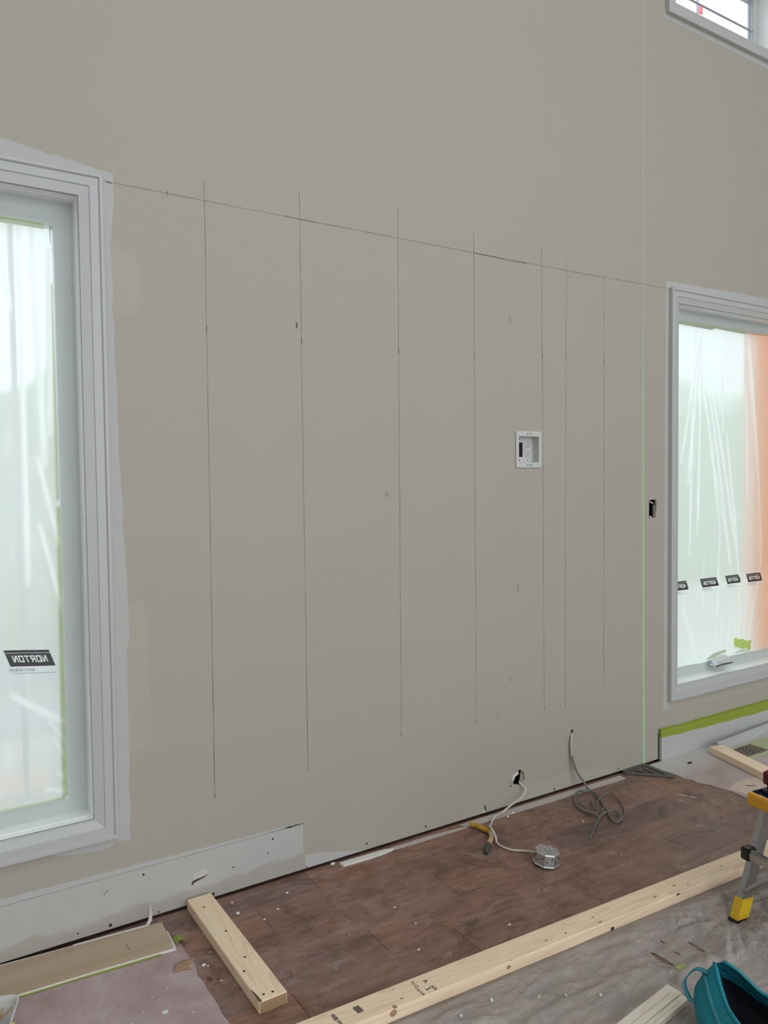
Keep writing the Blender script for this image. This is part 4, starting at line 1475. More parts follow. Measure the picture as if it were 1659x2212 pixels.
stamp(s2, '*112', 1.250, -0.851, 0.017, -1.45, 0.0003)
stamp(s2, 'HI DA', 1.247, -0.888, 0.013, -1.45, 0.0003)
stamp(s2, '2', 1.274, -0.888, 0.021, -1.45, 0.0005)
stamp(s2, 'AFS', 1.290, -0.893, 0.015, -1.45, 0.0003)
stamp(s2, 'A', 1.287, -0.856, 0.020, -1.45, 0.0005)
stamp(s2, 'IIIIIIIII', 1.062, -0.851, 0.013, -1.45, 0.0006)
stamp(s2, 'IIIIIIIII', 1.052, -0.851, 0.013, -1.45, 0.0006)
stamp(s2, 'W8', 0.985, -0.842, 0.017, -1.45, 0.0008)
stamp(s2, 'IIIIII', 0.988, -0.868, 0.012, -1.45, 0.0003)
# stud by the floor vent
s3 = stud('framing_stud', 'stud lying beside the floor vent under the right window', (3.848, -0.118), math.radians(-107), 0.86, 0.0054)
dots(s3, [(3.79, -0.15)], 0.006, 'knot', 'knot', rx=0.01)

# two pale boards at the bottom right
for (off, w, lab, h) in ((0.004, 0.047, 'wider pale wood board at the bottom edge beside the teal bag', 0.020), (-0.0455, 0.024, 'narrow pale wood strip between the wider board and the grey sheet', 0.017)):
    t = thing('wood_board', lab, 'board', (1.06, -1.345 + off, 0.006), 0.118)
    bm = B(); box(bm, 0, 0.82 + (0.02 if off else 0), -w, 0, 0, h, 0.0015, 2)
    obj('board', bm, MT['whitewood'], t)
    bm = B(); box(bm, 0.004, 0.81, -w * 0.62, -w * 0.56, h - 0.0002, h + 0.0004); obj('groove', bm, simple('groove_wood', (0.58, 0.48, 0.36)), t)

# ================================================================== floor coverings
def paper(name, pts, z0, z1, mat, label, cat='paper'):
    bm = B(); prism(bm, pts, z0, z1)
    o = obj(name, bm, MT[mat])
    tag(o, label, cat)
    return o


ROSINL = [(-0.9, -0.06), (0.70, -0.07), (0.756, -0.207), (0.754, -0.251), (0.757, -0.338), (0.751, -0.377), (0.746, -0.395), (0.752, -0.43), (0.750, -0.481), (0.7525, -0.56), (0.748, -0.601), (0.753, -0.653), (0.75, -0.78), (0.742, -1.0), (0.75, -1.4), (-0.9, -1.4)]
rl = paper('rosin_paper', ROSINL, 0.0002, 0.0022, 'rosin', 'dusty pink rosin paper laid over the floor at the lower left', 'floor paper')
for (x, y, r) in [(0.741, -0.338, .007), (0.613, -0.505, .0085), (0.60, -0.42, .002), (0.56, -0.47, .002), (0.65, -0.40, .0022), (0.52, -0.5, .002), (0.68, -0.55, .002), (0.49, -0.40, .0016), (0.45, -0.46, .002)]:
    bm = B(); disc(bm, (x, y, 0.0021), r, h=0.0006, seg=12, rx=r * 1.15); obj('paint_drop', bm, MT['gypsum'], rl)
ROSINR = [(3.34, -0.020), (3.44, -0.0195), (5.8, -0.0195), (5.8, -0.9), (3.42, -0.9), (3.379, -0.663), (3.389, -0.614), (3.383, -0.537), (3.394, -0.467), (3.379, -0.393), (3.378, -0.353), (3.351, -0.306), (3.362, -0.263), (3.345, -0.23), (3.353, -0.182), (3.347, -0.128), (3.325, -0.069), (3.322, -0.040)]
rr_ = paper('rosin_paper', ROSINR, 0.0002, 0.0038, 'rosin_dusty', 'dusty pink rosin paper with torn edge under the right window', 'floor paper')
ROSINR2 = [(3.404, -0.446), (3.513, -0.415), (3.588, -0.422), (3.70, -0.44), (3.80, -0.50), (3.70, -0.60), (3.46, -0.66), (3.443, -0.624), (3.421, -0.571), (3.412, -0.508)]
bm = B(); prism(bm, ROSINR2, 0.0038, 0.0050); obj('torn_layer', bm, MT['rosin_pale'], rr_)
bm = B(); tube(bm, [(3.51, -0.468, 0.006), (3.545, -0.500, 0.007)], 0.002, 6); tag(obj('nail', bm, MT['vent']), 'small nail lying on the pale torn paper layer', 'nail')
bm = B(); box(bm, 3.535, 3.560, -0.13, -0.118, 0.0039, 0.010, 0.001); tag(obj('black_chip', bm, MT['black']), 'small black plastic chip on the dusty paper by the baseboard', 'debris')

# tape-framed floor register
t = thing('floor_vent', 'brown slotted floor vent framed with pale green tape', 'vent', (3.976, -0.187, 0.0040), 0.0)
bm = B(); box(bm, -0.16, 0.40, -0.085, 0.080, 0, 0.0006); obj('tape_frame', bm, MT['tape_pale'], t)
bm = B(); box(bm, -0.102, 0.102, -0.056, 0.056, 0.0004, 0.0022); obj('vent_well', bm, MT['gap'], t)
for k in range(6):
    y = -0.05 + 0.02 * k
    bm = B(); box(bm, -0.102, 0.102, y - 0.0045, y + 0.0045, 0.002, 0.0046, 0.0008, 1); obj('slat', bm, simple('vent_slat', (0.30, 0.24, 0.20), 0.5), t)
bm = B(); box(bm, -0.005, 0.005, -0.05, 0.05, 0.002, 0.0050); obj('rib', bm, MT['vent'], t)

# drywall offcut, kraft side up
t = thing('drywall_offcut', 'brown kraft-backed drywall offcut lying along the wall at the left', 'drywall offcut', (0.734, -0.055, 0.0024), 0.0)
pts = [(0.0, 0.0), (-0.004, -0.062), (0.002, -0.066), (0.0, -0.120), (-0.004, -0.176), (-0.05, -0.172), (-0.29, -0.155), (-0.50, -0.143), (-1.6, -0.10), (-1.6, 0.048), (-0.5, 0.047)]
bm = B(); prism(bm, pts, 0.0, 0.0072); obj('gypsum_core', bm, MT['gypsum'], t)
pts2 = [(p[0] * 0.999, p[1] * 0.97 + (-0.002)) for p in pts]
bm = B(); prism(bm, [(-0.002, -0.003), (-0.006, -0.062), (-0.001, -0.066), (-0.004, -0.118), (-0.010, -0.172), (-0.06, -0.1685), (-0.29, -0.152), (-0.50, -0.140), (-1.6, -0.097), (-1.6, 0.041), (-0.5, 0.040)], 0.0071, 0.0082); obj('kraft_face', bm, MT['kraft'], t)
bm = B(); prism(bm, [(-0.05, -0.1735), (-0.06, -0.178), (-0.20, -0.167), (-0.30, -0.158), (-0.55, -0.144), (-0.55, -0.138), (-0.30, -0.152), (-0.20, -0.160)], 0.0010, 0.0035); obj('green_edge_tape', bm, MT['tape'], t)
bm = B(); box(bm, -0.137, -0.1355, -0.103, -0.060, 0.0081, 0.0086); obj('pencil_tick', bm, MT['tip_grey'], t)
# torn white paper edge curling up the wall
bm = B()
rows = []
for i in range(13):
    k = i / 12
    x = 0.62 + 0.10 * k if i < 9 else 0.695 + 0.003 * (i - 9)
    if i < 8:
        a = Vector((0.45 + 0.235 * i / 7, -0.030 - 0.018 * i / 7, 0.006)); w = 0.008
        rows.append((bm.verts.new(a + Vector((0, w, 0.002))), bm.verts.new(a + Vector((0, -w, 0)))))
    else:
        q = (i - 7) / 5
        a = Vector((0.695 + 0.006 * math.sin(q * 3), -0.045, 0.006 + 0.085 * q)); w = 0.006 * (1 - q * 0.8)
        rows.append((bm.verts.new(a + Vector((-w, 0.004, 0))), bm.verts.new(a + Vector((w, -0.004, 0)))))
for a, b in zip(rows, rows[1:]):
    bm.faces.new((a[0], b[0], b[1], a[1]))
ps = obj('torn_paper_strip', bm, MT['gypsum'], t)
ps.matrix_parent_inverse = Matrix.Translation((-0.734, 0.055, -0.0024))
md = ps.modifiers.new('thickness', 'SOLIDIFY'); md.thickness = 0.0012
# green tape tab at its end
bm = B()
g = [[bm.verts.new((0.738 + 0.030 * i / 4, -0.170 - 0.045 * j / 3 + 0.004 * math.sin(i), 0.004 + 0.010 * math.sin(i / 4 * 2.6) + 0.003 * j)) for j in range(4)] for i in range(5)]
for i in range(4):
    for j in range(3):
        bm.faces.new((g[i][j], g[i + 1][j], g[i + 1][j + 1], g[i][j + 1]))
o = obj('tape_scrap', bm, MT['tape']); tag(o, 'curled green tape scrap at the end of the drywall offcut', 'tape')
md = o.modifiers.new('thickness', 'SOLIDIFY'); md.thickness = 0.0008
# brown paper scrap
bm = B()
g = []
for i in range(7):
    row = []
    for j in range(5):
        u, v = i / 6, j / 4
        x = 0.688 + 0.050 * u + 0.010 * v
        y = -0.345 + 0.026 * v - 0.012 * u + 0.006 * math.sin(u * 3)
        z = 0.0035 + 0.024 * v * (0.30 + 0.70 * u) * (1 - 0.25 * v) + 0.002 * noise.noise((i, j, 1))
        row.append(bm.verts.new((x, y, z)))
    g.append(row)
for i in range(6):
    for j in range(4):
        bm.faces.new((g[i][j], g[i + 1][j], g[i + 1][j + 1], g[i][j + 1]))
o = obj('paper_scrap', bm, MT['scrap'], smooth=True); tag(o, 'curled brown paper scrap on the pink rosin paper', 'paper scrap')
md = o.modifiers.new('thickness', 'SOLIDIFY'); md.thickness = 0.001
# white strips of old caulk/trim paper along the base of the wall
for (pts, lab, h) in [([(1.453, -0.031), (1.458, -0.057), (1.58, -0.062), (1.647, -0.060), (1.700, -0.050), (1.665, -0.036)], 'short curved white strip by the wall left of the white cable', 0.009),
                      ([(1.665, -0.030), (1.70, -0.052), (1.821, -0.056), (2.062, -0.060), (2.10, -0.050), (1.9, -0.030)], 'long thin greyish strip on the floor along the wall', 0.003),
                      ([(2.070, -0.020), (2.095, -0.058), (2.218, -0.063), (2.611, -0.067), (3.100, -0.073), (3.107, -0.030), (2.658, -0.024), (2.249, -0.020)], 'long white paper strip along the wall under the grey cable', 0.0032)]:
    bm = B(); prism(bm, pts, 0.0004, h)
    tag(obj('wall_base_strip', bm, MT['gypsum'] if h > 0.005 else MT['strip']), lab, 'strip')

# speed square lying against the wall
t = thing('layout_square', 'grey metal triangular layout square lying on the floor below the laser line', 'square', (3.3305, -0.004, 0.0004))
P0, P1, P2 = (0.0, 0.0), (-0.180, -0.012), (-0.012, -0.192)
def bar2(a, b, w, z0, z1, name, mat):
    a = Vector((*a, 0)); b = Vector((*b, 0))
    d = (b - a).normalized(); nn_ = Vector((-d.y, d.x, 0)) * w / 2
    bm = B(); prism(bm, [(a - nn_)[:2], (b - nn_)[:2], (b + nn_)[:2], (a + nn_)[:2]], z0, z1); return obj(name, bm, MT[mat], t)
bm = B()
ex = [P0, P1, P2]
cen = ((P0[0] + P1[0] + P2[0]) / 3, (P0[1] + P1[1] + P2[1]) / 3)
bar2(P0, P1, 0.020, 0.0, 0.012, 'fence', 'square')
bar2(P0, P2, 0.030, 0.002, 0.005, 'blade_side', 'square')
bar2(P1, P2, 0.030, 0.002, 0.0055, 'blade_hypotenuse', 'square')
bar2((-0.045, -0.03), (-0.05, -0.125), 0.022, 0.002, 0.0052, 'blade_web', 'square')
bar2((-0.100, -0.025), (-0.080, -0.085), 0.014, 0.002, 0.0052, 'blade_web', 'square')

# crumbs of plaster and chips on the floor
CR = [(0.780, -0.358, .008), (0.790, -0.366, .004), (1.465, -0.415, .005), (1.472, -0.538, .005), (1.736, -0.722, .006), (1.395, -0.666, .005), (1.43, -0.018, .011), (2.30, -0.078, .008), (2.345, -0.062, .010), (1.186, -0.111, .006), (1.111, -0.192, .006), (0.99, -0.06, .005), (1.045, -0.225, .005), (0.98, -0.14, .009), (2.55, -0.30, .005), (1.60, -0.30, .003), (2.0, -0.62, .003), (2.45, -0.60, .003), (3.06, -0.30, .004), (1.25, -0.47, .003), (0.80, -0.46, .004), (0.82, -0.30, .003)]
for (x, y, r) in CR:
    bm = B()
    bmesh.ops.create_icosphere(bm, subdivisions=1, radius=1.0)
    for v in bm.verts:
        k = 1 + 0.45 * noise.noise(v.co * 1.7 + Vector((x * 50, y * 50, 0)))
        v.co = Vector((v.co.x * r * k, v.co.y * r * k * 0.8, max(0, v.co.z * r * 0.55 * k + r * 0.4)))
    o = obj('plaster_crumb', bm, MT['crumb'], None, (x, y, 0.0003))
    tag(o, 'small white plaster crumb scattered on the dark plank floor', 'debris', 'plaster crumbs on the floor')
for (x, y, rx, ry) in [(0.773, -0.43, .009, .013), (0.795, -0.445, .004, .004)]:
    bm = B(); disc(bm, (x, y, 0.0001), ry, h=0.0004, seg=14, rx=rx); obj('stain', bm, MT['rust'], floor)
# white scratches of plaster on the floor by the square
for pts in ([(3.150, -0.335), (3.158, -0.337), (3.176, -0.372), (3.170, -0.385), (3.160, -0.362)], [(3.172, -0.392), (3.182, -0.388), (3.196, -0.412), (3.188, -0.420)], [(3.105, -0.385), (3.110, -0.384), (3.116, -0.412), (3.112, -0.413)]):
    bm = B(); prism(bm, pts, 0.0001, 0.0004); obj('plaster_smear', bm, MT['rosin_pale'], floor)

# ================================================================== tub with screws
TX, TY, TA = 0.262, -0.286, math.radians(-18)
t = thing('screw_tub', 'clear white plastic tub of gold screws at the lower left corner', 'tub', (TX, TY, 0.0024), TA)
Lx, Ly = -0.17, -0.24


def rr2(x0, x1, y0, y1, rad, n=5):
    return [(p[0], p[1]) for p in rrect((x0, x1, y0, y1), rad, n)]


bm = B()
prof = [(0.016, 0.0, 0.02), (0.012, 0.0015, 0.024), (0.004, 0.056, 0.028), (0.0, 0.060, 0.032), (0.0, 0.0655, 0.032), (0.005, 0.0655, 0.028), (0.0065, 0.056, 0.026), (0.014, 0.004, 0.022)]
rings = []
for (ins, z, rad) in prof:
    rings.append([bm.verts.new((x, y, z)) for (x, y) in rr2(Lx + ins, 0 - ins, Ly + ins, 0 - ins, rad)])
n = len(rings[0])
for a, b in zip(rings, rings[1:]):
    for i in range(n):
        bm.faces.new((a[i], a[(i + 1) % n], b[(i + 1) % n], b[i]))
bm.faces.new(rings[0][::-1]); bm.faces.new(rings[-1])
obj('tub_body', bm, MT['tub'], t, smooth=True)
# screws
bm = B()
tube(bm, [(0, 0, 0), (0.0, 0, 0.002), (0, 0, 0.045), (0, 0, 0.052)], lambda q: [0.0022, 0.0022, 0.0020, 0.0003][min(3, int(q * 3 + .01))], 8)
shank = obj('shank', bm, MT['brass'])
bm = B()
tube(bm, [(0, 0, -0.0025), (0, 0, -0.002), (0, 0, 0.0015)], lambda q: [0.0046, 0.0046, 0.0021][min(2, int(q * 2 + .01))], 10)
head = obj('head', bm, MT['brass'])
shank_me, head_me = shank.data, head.data
bpy.data.objects.remove(shank); bpy.data.objects.remove(head)
sr = random.Random(5)
M0 = Matrix.Translation((TX, TY, 0.0024)) @ Matrix.Rotation(TA, 4, 'Z')
for k in range(34):
    o = bpy.data.objects.new('wood_screw', None)
    COL.objects.link(o)
    o.empty_display_size = 0.01
    lp = Vector((sr.uniform(-0.115, -0.045), sr.uniform(-0.17, -0.045), 0.0075 + 0.001 * k))
    o.location = M0 @ lp
    o.rotation_euler = (math.radians(sr.uniform(72, 92)), 0, sr.uniform(0, 6.28))
    tag(o, 'gold wood screw in the clear plastic tub', 'screw', 'screws in the plastic tub')
    for nm, me in (('shank', shank_me), ('head', head_me)):
        c = bpy.data.objects.new(nm, me); COL.objects.link(c); c.parent = o

# ================================================================== plastic drop sheet
FX, FY = 2.389, -1.125


def sheet_z(x, y):
    v = Vector((x, y, 0))
    h = 0.004 + 0.012 * abs(noise.noise(Vector((x * 2.2, y * 5.5, 1)))) + 0.012 * (1 - abs(noise.noise(Vector((x * 3 + y * 3, y * 8, 7))))) ** 9
    h += 0.006 * (1 - abs(noise.noise(Vector((x * 10, y * 16 + x * 6, 3))))) ** 5
    dx, dy = x - FX, y - FY
    r = math.hypot(dx, dy)
    a = math.atan2(dy, dx)
    k = math.exp(-((r - 0.22) / 0.22) ** 2)
    h += 0.030 * k * (1 - abs(noise.noise(Vector((a * 7.5, r * 1.2, 11))))) ** 3
    if r < 0.09:
        h *= (r / 0.09) ** 0.8
    for (qx, qy) in ((2.010, -1.137), (2.155, -1.156), (2.079, -1.140), (2.09, -1.075)):
        rq = math.hypot(x - qx, (y - qy) * 0.7)
        if rq < 0.07:
            h = 0.0012 + (h - 0.0012) * (rq / 0.07) ** 2
    for (qx, qy) in ((2.31, -1.64), (2.98, -1.21), (2.90, -1.73)):
        rq = math.hypot(x - qx, y - qy)
        if rq < 0.12:
            h *= (rq / 0.12) ** 1.2
    return h


bm = B()
NX, NY = 330, 150
SX0, SX1, SY0, SY1 = 0.80, 4.4, -2.5, -0.93
g = []
for i in range(NX + 1):
    col = []
    for j in range(NY + 1):
        x = SX0 + (SX1 - SX0) * i / NX
        y0s = -0.865 - 0.0457 * (x - 0.9)         # upper edge tucked under the long stud
        y = SY0 + (y0s - SY0) * j / NY
        z = sheet_z(x, y)
        yf = -0.888 - 0.0457 * (x - 0.9)
        yl = yf - y
        if x < 3.4:
            z = min(z, 0.0024 + max(0, (yl - 0.0) * 0.35)) if yl > 0 else 0.0024
        if (-1.47 < y < -1.20 and 1.0 < x < 1.95) or (1.1 < x < 2.3 and -2.0 < y < -1.28):
            z = min(z, 0.004)
        col.append(bm.verts.new((x, y, z)))
    g.append(col)
for i in range(NX):
    for j in range(NY):
        bm.faces.new((g[i][j], g[i + 1][j], g[i + 1][j + 1], g[i][j + 1]))
tag(obj('plastic_drop_sheet', bm, MT['sheet'], smooth=True), 'crumpled clear plastic drop sheet on the floor at lower right', 'drop sheet')

# yellow-green scrap
bm = B()
pts = [(0.020 * math.cos(a) * (1.25 if math.cos(a) > 0 else 1.0), 0.011 * math.sin(a) * (1.2 if a > 3 else 0.8)) for a in [2 * math.pi * k / 14 for k in range(14)]]
prism(bm, pts, 0, 0.0012)
tag(obj('tape_scrap', bm, MT['leaf'], None, (2.004, -1.212, sheet_z(2.004, -1.212) + 0.004), (0.1, -0.1, -0.5)), 'yellow-green leaf-shaped scrap on the plastic sheet near the bag', 'scrap')
for (x, y, r) in [(1.62, -1.10, .004), (1.42, -1.00, .006), (1.55, -1.06, .004), (1.70, -1.16, .005), (1.30, -1.01, .005)]:
    bm = B(); bmesh.ops.create_icosphere(bm, subdivisions=1, radius=r)
    tag(obj('paper_bit', bm, MT['crumb'], None, (x, y, sheet_z(x, y) + r * 0.6)), 'tiny white scrap on the plastic drop sheet', 'debris', 'white scraps on the plastic sheet')

# grey sheet under the bag
bm = B(); prism(bm, [(1.20, -1.440), (1.70, -1.372), (1.885, -1.337), (1.975, -1.322), (2.02, -1.345), (2.03, -1.45), (2.0, -1.95), (1.15, -1.95)], 0.0052, 0.0082)
tag(obj('grey_sheet', bm, MT['grey_board']), 'grey felt-like sheet spread under the teal bag', 'sheet')

# ================================================================== teal tool bag
BA = Vector((1.885, -1.415, 0.0085))
BD = Vector((-0.30, -0.954, 0)).normalized()         # long axis, towards the camera side
BN = Vector((BD.y, -BD.x, 0))                          # to the left side (-x)
if BN.x > 0:
    BN = -BN
t = thing('tool_bag', 'teal canvas tool bag gaping open at the lower right corner', 'bag', BA)
BL = 0.46


def bag_pt(s, side, h):
    """s along length 0..1, side -1 (right) .. 1 (left), h 0..1 up the wall"""
    e = math.sin(math.pi * min(1, max(0, 0.10 + 0.80 * s))) ** 0.6
    half_b = 0.115 * e
    mouth = (0.012 + 0.085 * math.sin(math.pi * min(1.0, s * 1.02)) ** 0.9 * (0.75 + 0.25 * s)) * (1.35 if side < 0 else 1.0)
    bul = 0.030 * math.sin(h * math.pi) * e
    half = half_b * (1 - h) + mouth * h + bul
    top = 0.160 - 0.02 * s + 0.026 * math.exp(-((s - 0.06) / 0.10) ** 2) - (0.025 * math.sin(s * 9) if side < 0 else 0.012 * math.sin(s * 6))
    z = top * h
    wr = 0.006 * noise.noise((s * 7, h * 5, side * 3))
    endp = 0.035 * math.sin(h * math.pi) * (1 if s > 0.5 else -1) * abs(2 * s - 1) ** 2
    P = BD * (BL * s + endp) + BN * (side * (half + wr)) + Vector((0, 0, z))
    return P


def bag_wall(off, mat, name, smooth=True, hmax=1.0):
    bm = B()
    NS, NH = 26, 14
    gs = []
    order = [(i / NS, 1) for i in range(NS + 1)] + [(1 - i / NS, -1) for i in range(NS + 1)]
    for (s, sd) in order:
        gs.append([bm.verts.new(bag_pt(s, sd, hmax * j / NH) + (BN * (-sd * off))) for j in range(NH + 1)])
    n = len(gs)
    for i in range(n):
        a, b = gs[i], gs[(i + 1) % n]
        for j in range(NH):
            bm.faces.new((a[j], b[j], b[j + 1], a[j + 1]))
    bm.faces.new([gs[i][0] for i in range(n)])
    return obj(name, bm, mat, t, smooth=smooth)


bw = bag_wall(0.0, MT['teal'], 'canvas_body')
bag_wall(0.004, MT['teal'], 'facing')
bag_wall(0.007, MT['lining'], 'lining', hmax=0.62)
# zipper rim
for sd, nm in ((1, 'rim'), (-1, 'rim')):
    bm = B(); tube(bm, [bag_pt(s / 30, sd, 1.0) for s in range(31)], 0.0052, 8); obj(nm, bm, MT['teal_band'] if sd < 0 else MT['teal'], t, smooth=True)
# pale piping along the left flank
bm = B(); tube(bm, [bag_pt(s / 30, 1, 0.80 - 0.10 * s / 30) + BN * 0.001 for s in range(31)], 0.0058, 8); obj('piping', bm, MT['teal_band'], t, smooth=True)
bm = B(); tube(bm, [bag_pt(s / 30, -1, 0.80 - 0.10 * s / 30) - BN * 0.001 for s in range(31)], 0.0058, 8); obj('piping', bm, MT['teal_band'], t, smooth=True)
# carry loop at the far end
a0 = bag_pt(0.03, 1, 0.86); a1 = bag_pt(0.05, 1, 0.42)
lp = catmull([a0, a0 + BN * 0.014 - BD * 0.024 + Vector((0, 0, -0.001)), a0 + BN * 0.022 - BD * 0.043 + Vector((0, 0, -0.022)), (a0 + a1) / 2 + BN * 0.022 - BD * 0.044 + Vector((0, 0, -0.010)), a1 + BN * 0.008 - BD * 0.016 + Vector((0, 0, 0.004)), a1], 6)
bm = B()
rows = []
for i, p in enumerate(lp):
    tt = (lp[min(i + 1, len(lp) - 1)] - lp[max(i - 1, 0)]).normalized()
    wv_ = (BD * 0.55 + BN * 0.83).normalized()
    wv_ = (wv_ - tt * wv_.dot(tt)).normalized() * 0.0075
    nv = tt.cross(wv_).normalized() * 0.0018
    rows.append([bm.verts.new(p + wv_ + nv), bm.verts.new(p - wv_ + nv), bm.verts.new(p - wv_ - nv), bm.verts.new(p + wv_ - nv)])
for a, b in zip(rows, rows[1:]):
    for k in range(4):
        bm.faces.new((a[k], a[(k + 1) % 4], b[(k + 1) % 4], b[k]))
bm.faces.new(rows[0]); bm.faces.new(rows[-1][::-1])
obj('carry_loop', bm, MT['teal_band'], t, smooth=True)

# ================================================================== low aluminium work platform
U = Vector((0.988, -0.150, 0))           # across (lean direction)
V = Vector((-0.150, -0.988, 0))          # along the rungs
F0 = Vector((FX, FY, 0.0045))
t = thing('step_platform', 'aluminium step platform with yellow feet standing on the plastic sheet', 'step stool', F0)
LEAN = 0.375


def leg_frame(base, lean):
    d = (U * lean + Vector((0, 0, 1))).normalized()
    return base, d


def obox(bm, c, ax, ay, az, hx, hy, hz, bev=0.0):
    """oriented box: centre, unit axes, half sizes"""
    vs = []
    for sx in (-1, 1):
        for sy in (-1, 1):
            for sz in (-1, 1):
                vs.append(bm.verts.new(c + ax * hx * sx + ay * hy * sy + az * hz * sz))
    idx = [(0, 1, 3, 2), (4, 6, 7, 5), (0, 4, 5, 1), (2, 3, 7, 6), (0, 2, 6, 4), (1, 5, 7, 3)]
    for f in idx:
        bm.faces.new([vs[i] for i in f])
    if bev:
        es = list({e for v in vs for e in v.link_edges})
        bmesh.ops.bevel(bm, geom=es, offset=bev, segments=2, affect='EDGES')
    return bm


def skew_leg(bm, base, lean, z0, z1, hu, hv, bev=0.002):
    """leg whose cross-section is horizontal: hu along U, hv along V"""
    vs = []
    for z in (z0, z1):
        c = base + U * (lean * z) + Vector((0, 0, z))
        vs.append([bm.verts.new(c + U * hu * a + V * hv * b) for a, b in ((-1, -1), (1, -1), (1, 1), (-1, 1))])
    a, b = vs
    for k in range(4):
        bm.faces.new((a[k], a[(k + 1) % 4], b[(k + 1) % 4], b[k]))
    bm.faces.new(a[::-1]); bm.faces.new(b)
    if bev:
        es = list({e for r in vs for v in r for e in v.link_edges})
        bmesh.ops.bevel(bm, geom=es, offset=bev, segments=2, affect='EDGES')


SPAN = 0.52
WID = 0.60
TZ = 0.405
HU, HV = 0.023, 0.0135
O = Vector((0, 0, 0)) + U * 0.020 + V * 0.012
for (bu, bv, ln) in ((0, 0, LEAN), (0, SPAN, LEAN), (WID, 0, -LEAN), (WID, SPAN, -LEAN)):
    base = O + U * bu + V * bv
    bm = B(); skew_leg(bm, base, ln, 0.02, TZ - 0.01, HU, HV); lg = obj('leg', bm, MT['alu'], t)
    bm = B(); skew_leg(bm, base, ln, 0.010, 0.078, HU + 0.004, HV + 0.004); ft = obj('foot', bm, MT['yellow'], t)
    bm = B(); skew_leg(bm, base, ln, 0.0, 0.012, HU + 0.007, HV + 0.007, 0.003); obj('foot_pad', bm, MT['black'], ft)
    for z in (0.095, 0.200, 0.262):
        c = base + U * (ln * z) + Vector((0, 0, z)) - U * (HU + 0.0005) * (1 if ln > 0 else -1)
        bm = B(); tube(bm, [c, c - U * 0.003 * (1 if ln > 0 else -1)], 0.004, 8); obj('rivet', bm, MT['galv'], lg)
# rungs on the outer faces with black end brackets
for (bu, ln) in ((0, LEAN), (WID, -LEAN)):
    sg = 1 if ln > 0 else -1
    z = 0.225
    c0 = O + U * (bu + ln * z - sg * (HU + 0.014)) + Vector((0, 0, z))
    bm = B(); obox(bm, c0 + V * SPAN / 2, U, V, Vector((0, 0, 1)), 0.012, SPAN / 2 - 0.002, 0.017, 0.005); obj('rung', bm, MT['alu'], t)
    for vv_ in (0.0, SPAN):
        sgn = -1 if vv_ == 0 else 1
        bm = B(); obox(bm, c0 + V * (vv_ + sgn * 0.004) + U * sg * 0.004, U, V, Vector((0, 0, 1)), 0.021, 0.017, 0.0215, 0.004); obj('rung_bracket', bm, MT['black'], t)
# curved diagonal brace from the first leg to its rung
z = 0.105
pa = O + U * (LEAN * z - HU - 0.004) + V * 0.016 + Vector((0, 0, z))
pb = O + U * (LEAN * 0.20 - HU - 0.004) + V * 0.130 + Vector((0, 0, 0.203))
pc = O + U * (LEAN * 0.20 - HU - 0.004) + V * 0.175 + Vector((0, 0, 0.207))
bm = B(); tube(bm, catmull([pa, pa * 0.45 + pb * 0.55 + Vector((0, 0, 0.008)), pb, pc], 6), 0.0085, 8); obj('brace', bm, MT['alu'], t, smooth=True)
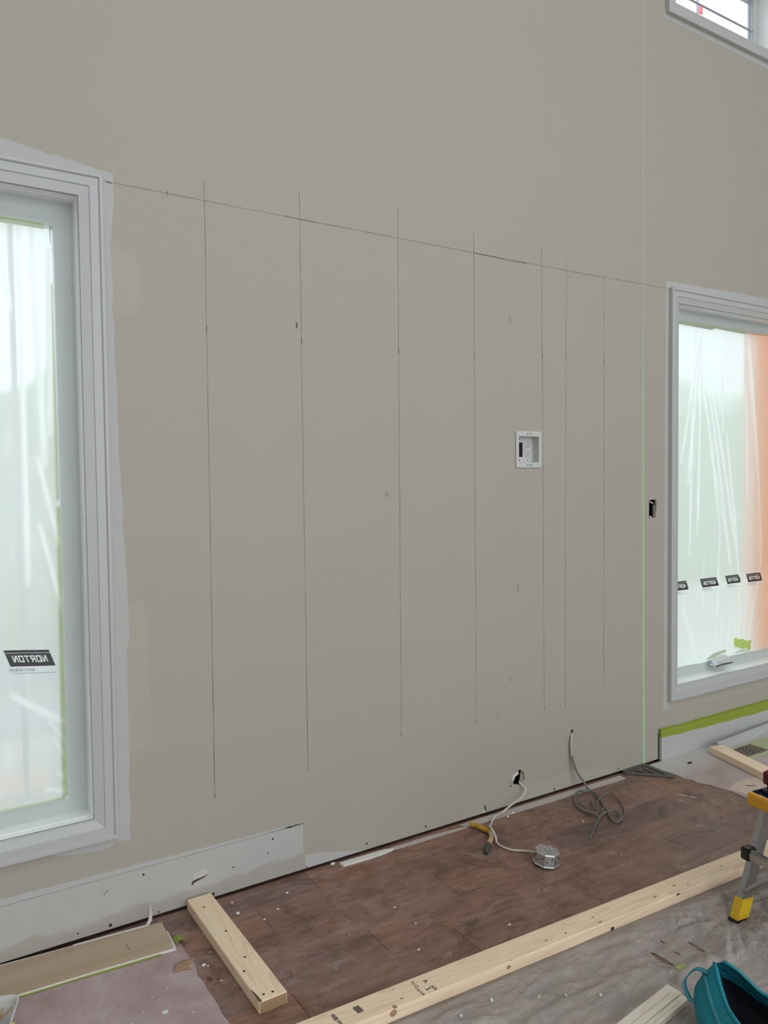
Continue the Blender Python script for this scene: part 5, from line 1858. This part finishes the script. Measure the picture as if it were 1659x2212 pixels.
# platform deck: navy tray with amber end rails
U0 = LEAN * TZ - 0.078
U1 = WID - LEAN * TZ + 0.085
cz = TZ + 0.006
cen = O + U * (U0 + U1) / 2 + V * SPAN / 2 + Vector((0, 0, cz))
bm = B(); obox(bm, cen, U, V, Vector((0, 0, 1)), (U1 - U0) / 2 - 0.012, SPAN / 2 + 0.016, 0.013, 0.003); obj('deck', bm, MT['navy'], t)
for uu in (U0, U1):
    bm = B(); obox(bm, O + U * uu + V * SPAN / 2 + Vector((0, 0, cz - 0.002)), U, V, Vector((0, 0, 1)), 0.012, SPAN / 2 + 0.022, 0.021, 0.004); rail = obj('end_rail', bm, MT['amber'], t)
    for k in range(40):
        sg = -1 if uu == U0 else 1
        c = O + U * (uu + sg * 0.0122) + V * (-0.010 + (SPAN + 0.02) * k / 39) + Vector((0, 0, cz - 0.002))
        bm = B(); obox(bm, c, U, V, Vector((0, 0, 1)), 0.0009, 0.0022, 0.013); obj('rail_rib', bm, MT['amber'], rail)
for vv_ in (-0.016, SPAN + 0.016):
    bm = B(); obox(bm, O + U * (U0 + U1) / 2 + V * vv_ + Vector((0, 0, cz + 0.006)), U, V, Vector((0, 0, 1)), (U1 - U0) / 2 - 0.012, 0.006, 0.016, 0.003); obj('side_lip', bm, MT['navy'], t)

# laser level standing on the platform
lc = F0 + O + U * (U0 + 0.084) + V * 0.046 + Vector((0, 0, cz + 0.0135))
lt = thing('laser_level', 'red and black laser level standing on the step platform', 'laser level', lc, math.atan2(U.y, U.x))
bm = B(); box(bm, -0.045, 0.055, -0.05, 0.05, 0.0, 0.014, 0.004); obj('base', bm, MT['black'], lt)
bm = B(); prism(bm, [(-0.055, -0.02), (-0.030, -0.04), (0.02, -0.04), (0.02, 0.04), (-0.030, 0.04), (-0.055, 0.02)], 0.012, 0.040); obj('bracket', bm, MT['black'], lt)
bm = B(); box(bm, -0.030, 0.030, -0.045, -0.040, 0.014, 0.046, 0.001); obj('clamp_plate', bm, MT['alu'], lt)
bm = B(); box(bm, -0.046, 0.070, -0.048, 0.048, 0.034, 0.080, 0.008, 3); bd = obj('body', bm, MT['maroon'], lt)
bm = B(); box(bm, -0.036, 0.062, -0.040, 0.040, 0.077, 0.086, 0.004, 2); obj('top_cover', bm, MT['red'], lt)
bm = B(); tube(bm, [(-0.045, 0.0, 0.057), (-0.053, 0.0, 0.057)], 0.012, 14); obj('lens', bm, MT['black'], lt)
bm = B(); box(bm, -0.010, 0.03, -0.014, 0.014, 0.085, 0.091, 0.002); obj('button', bm, MT['black'], lt)
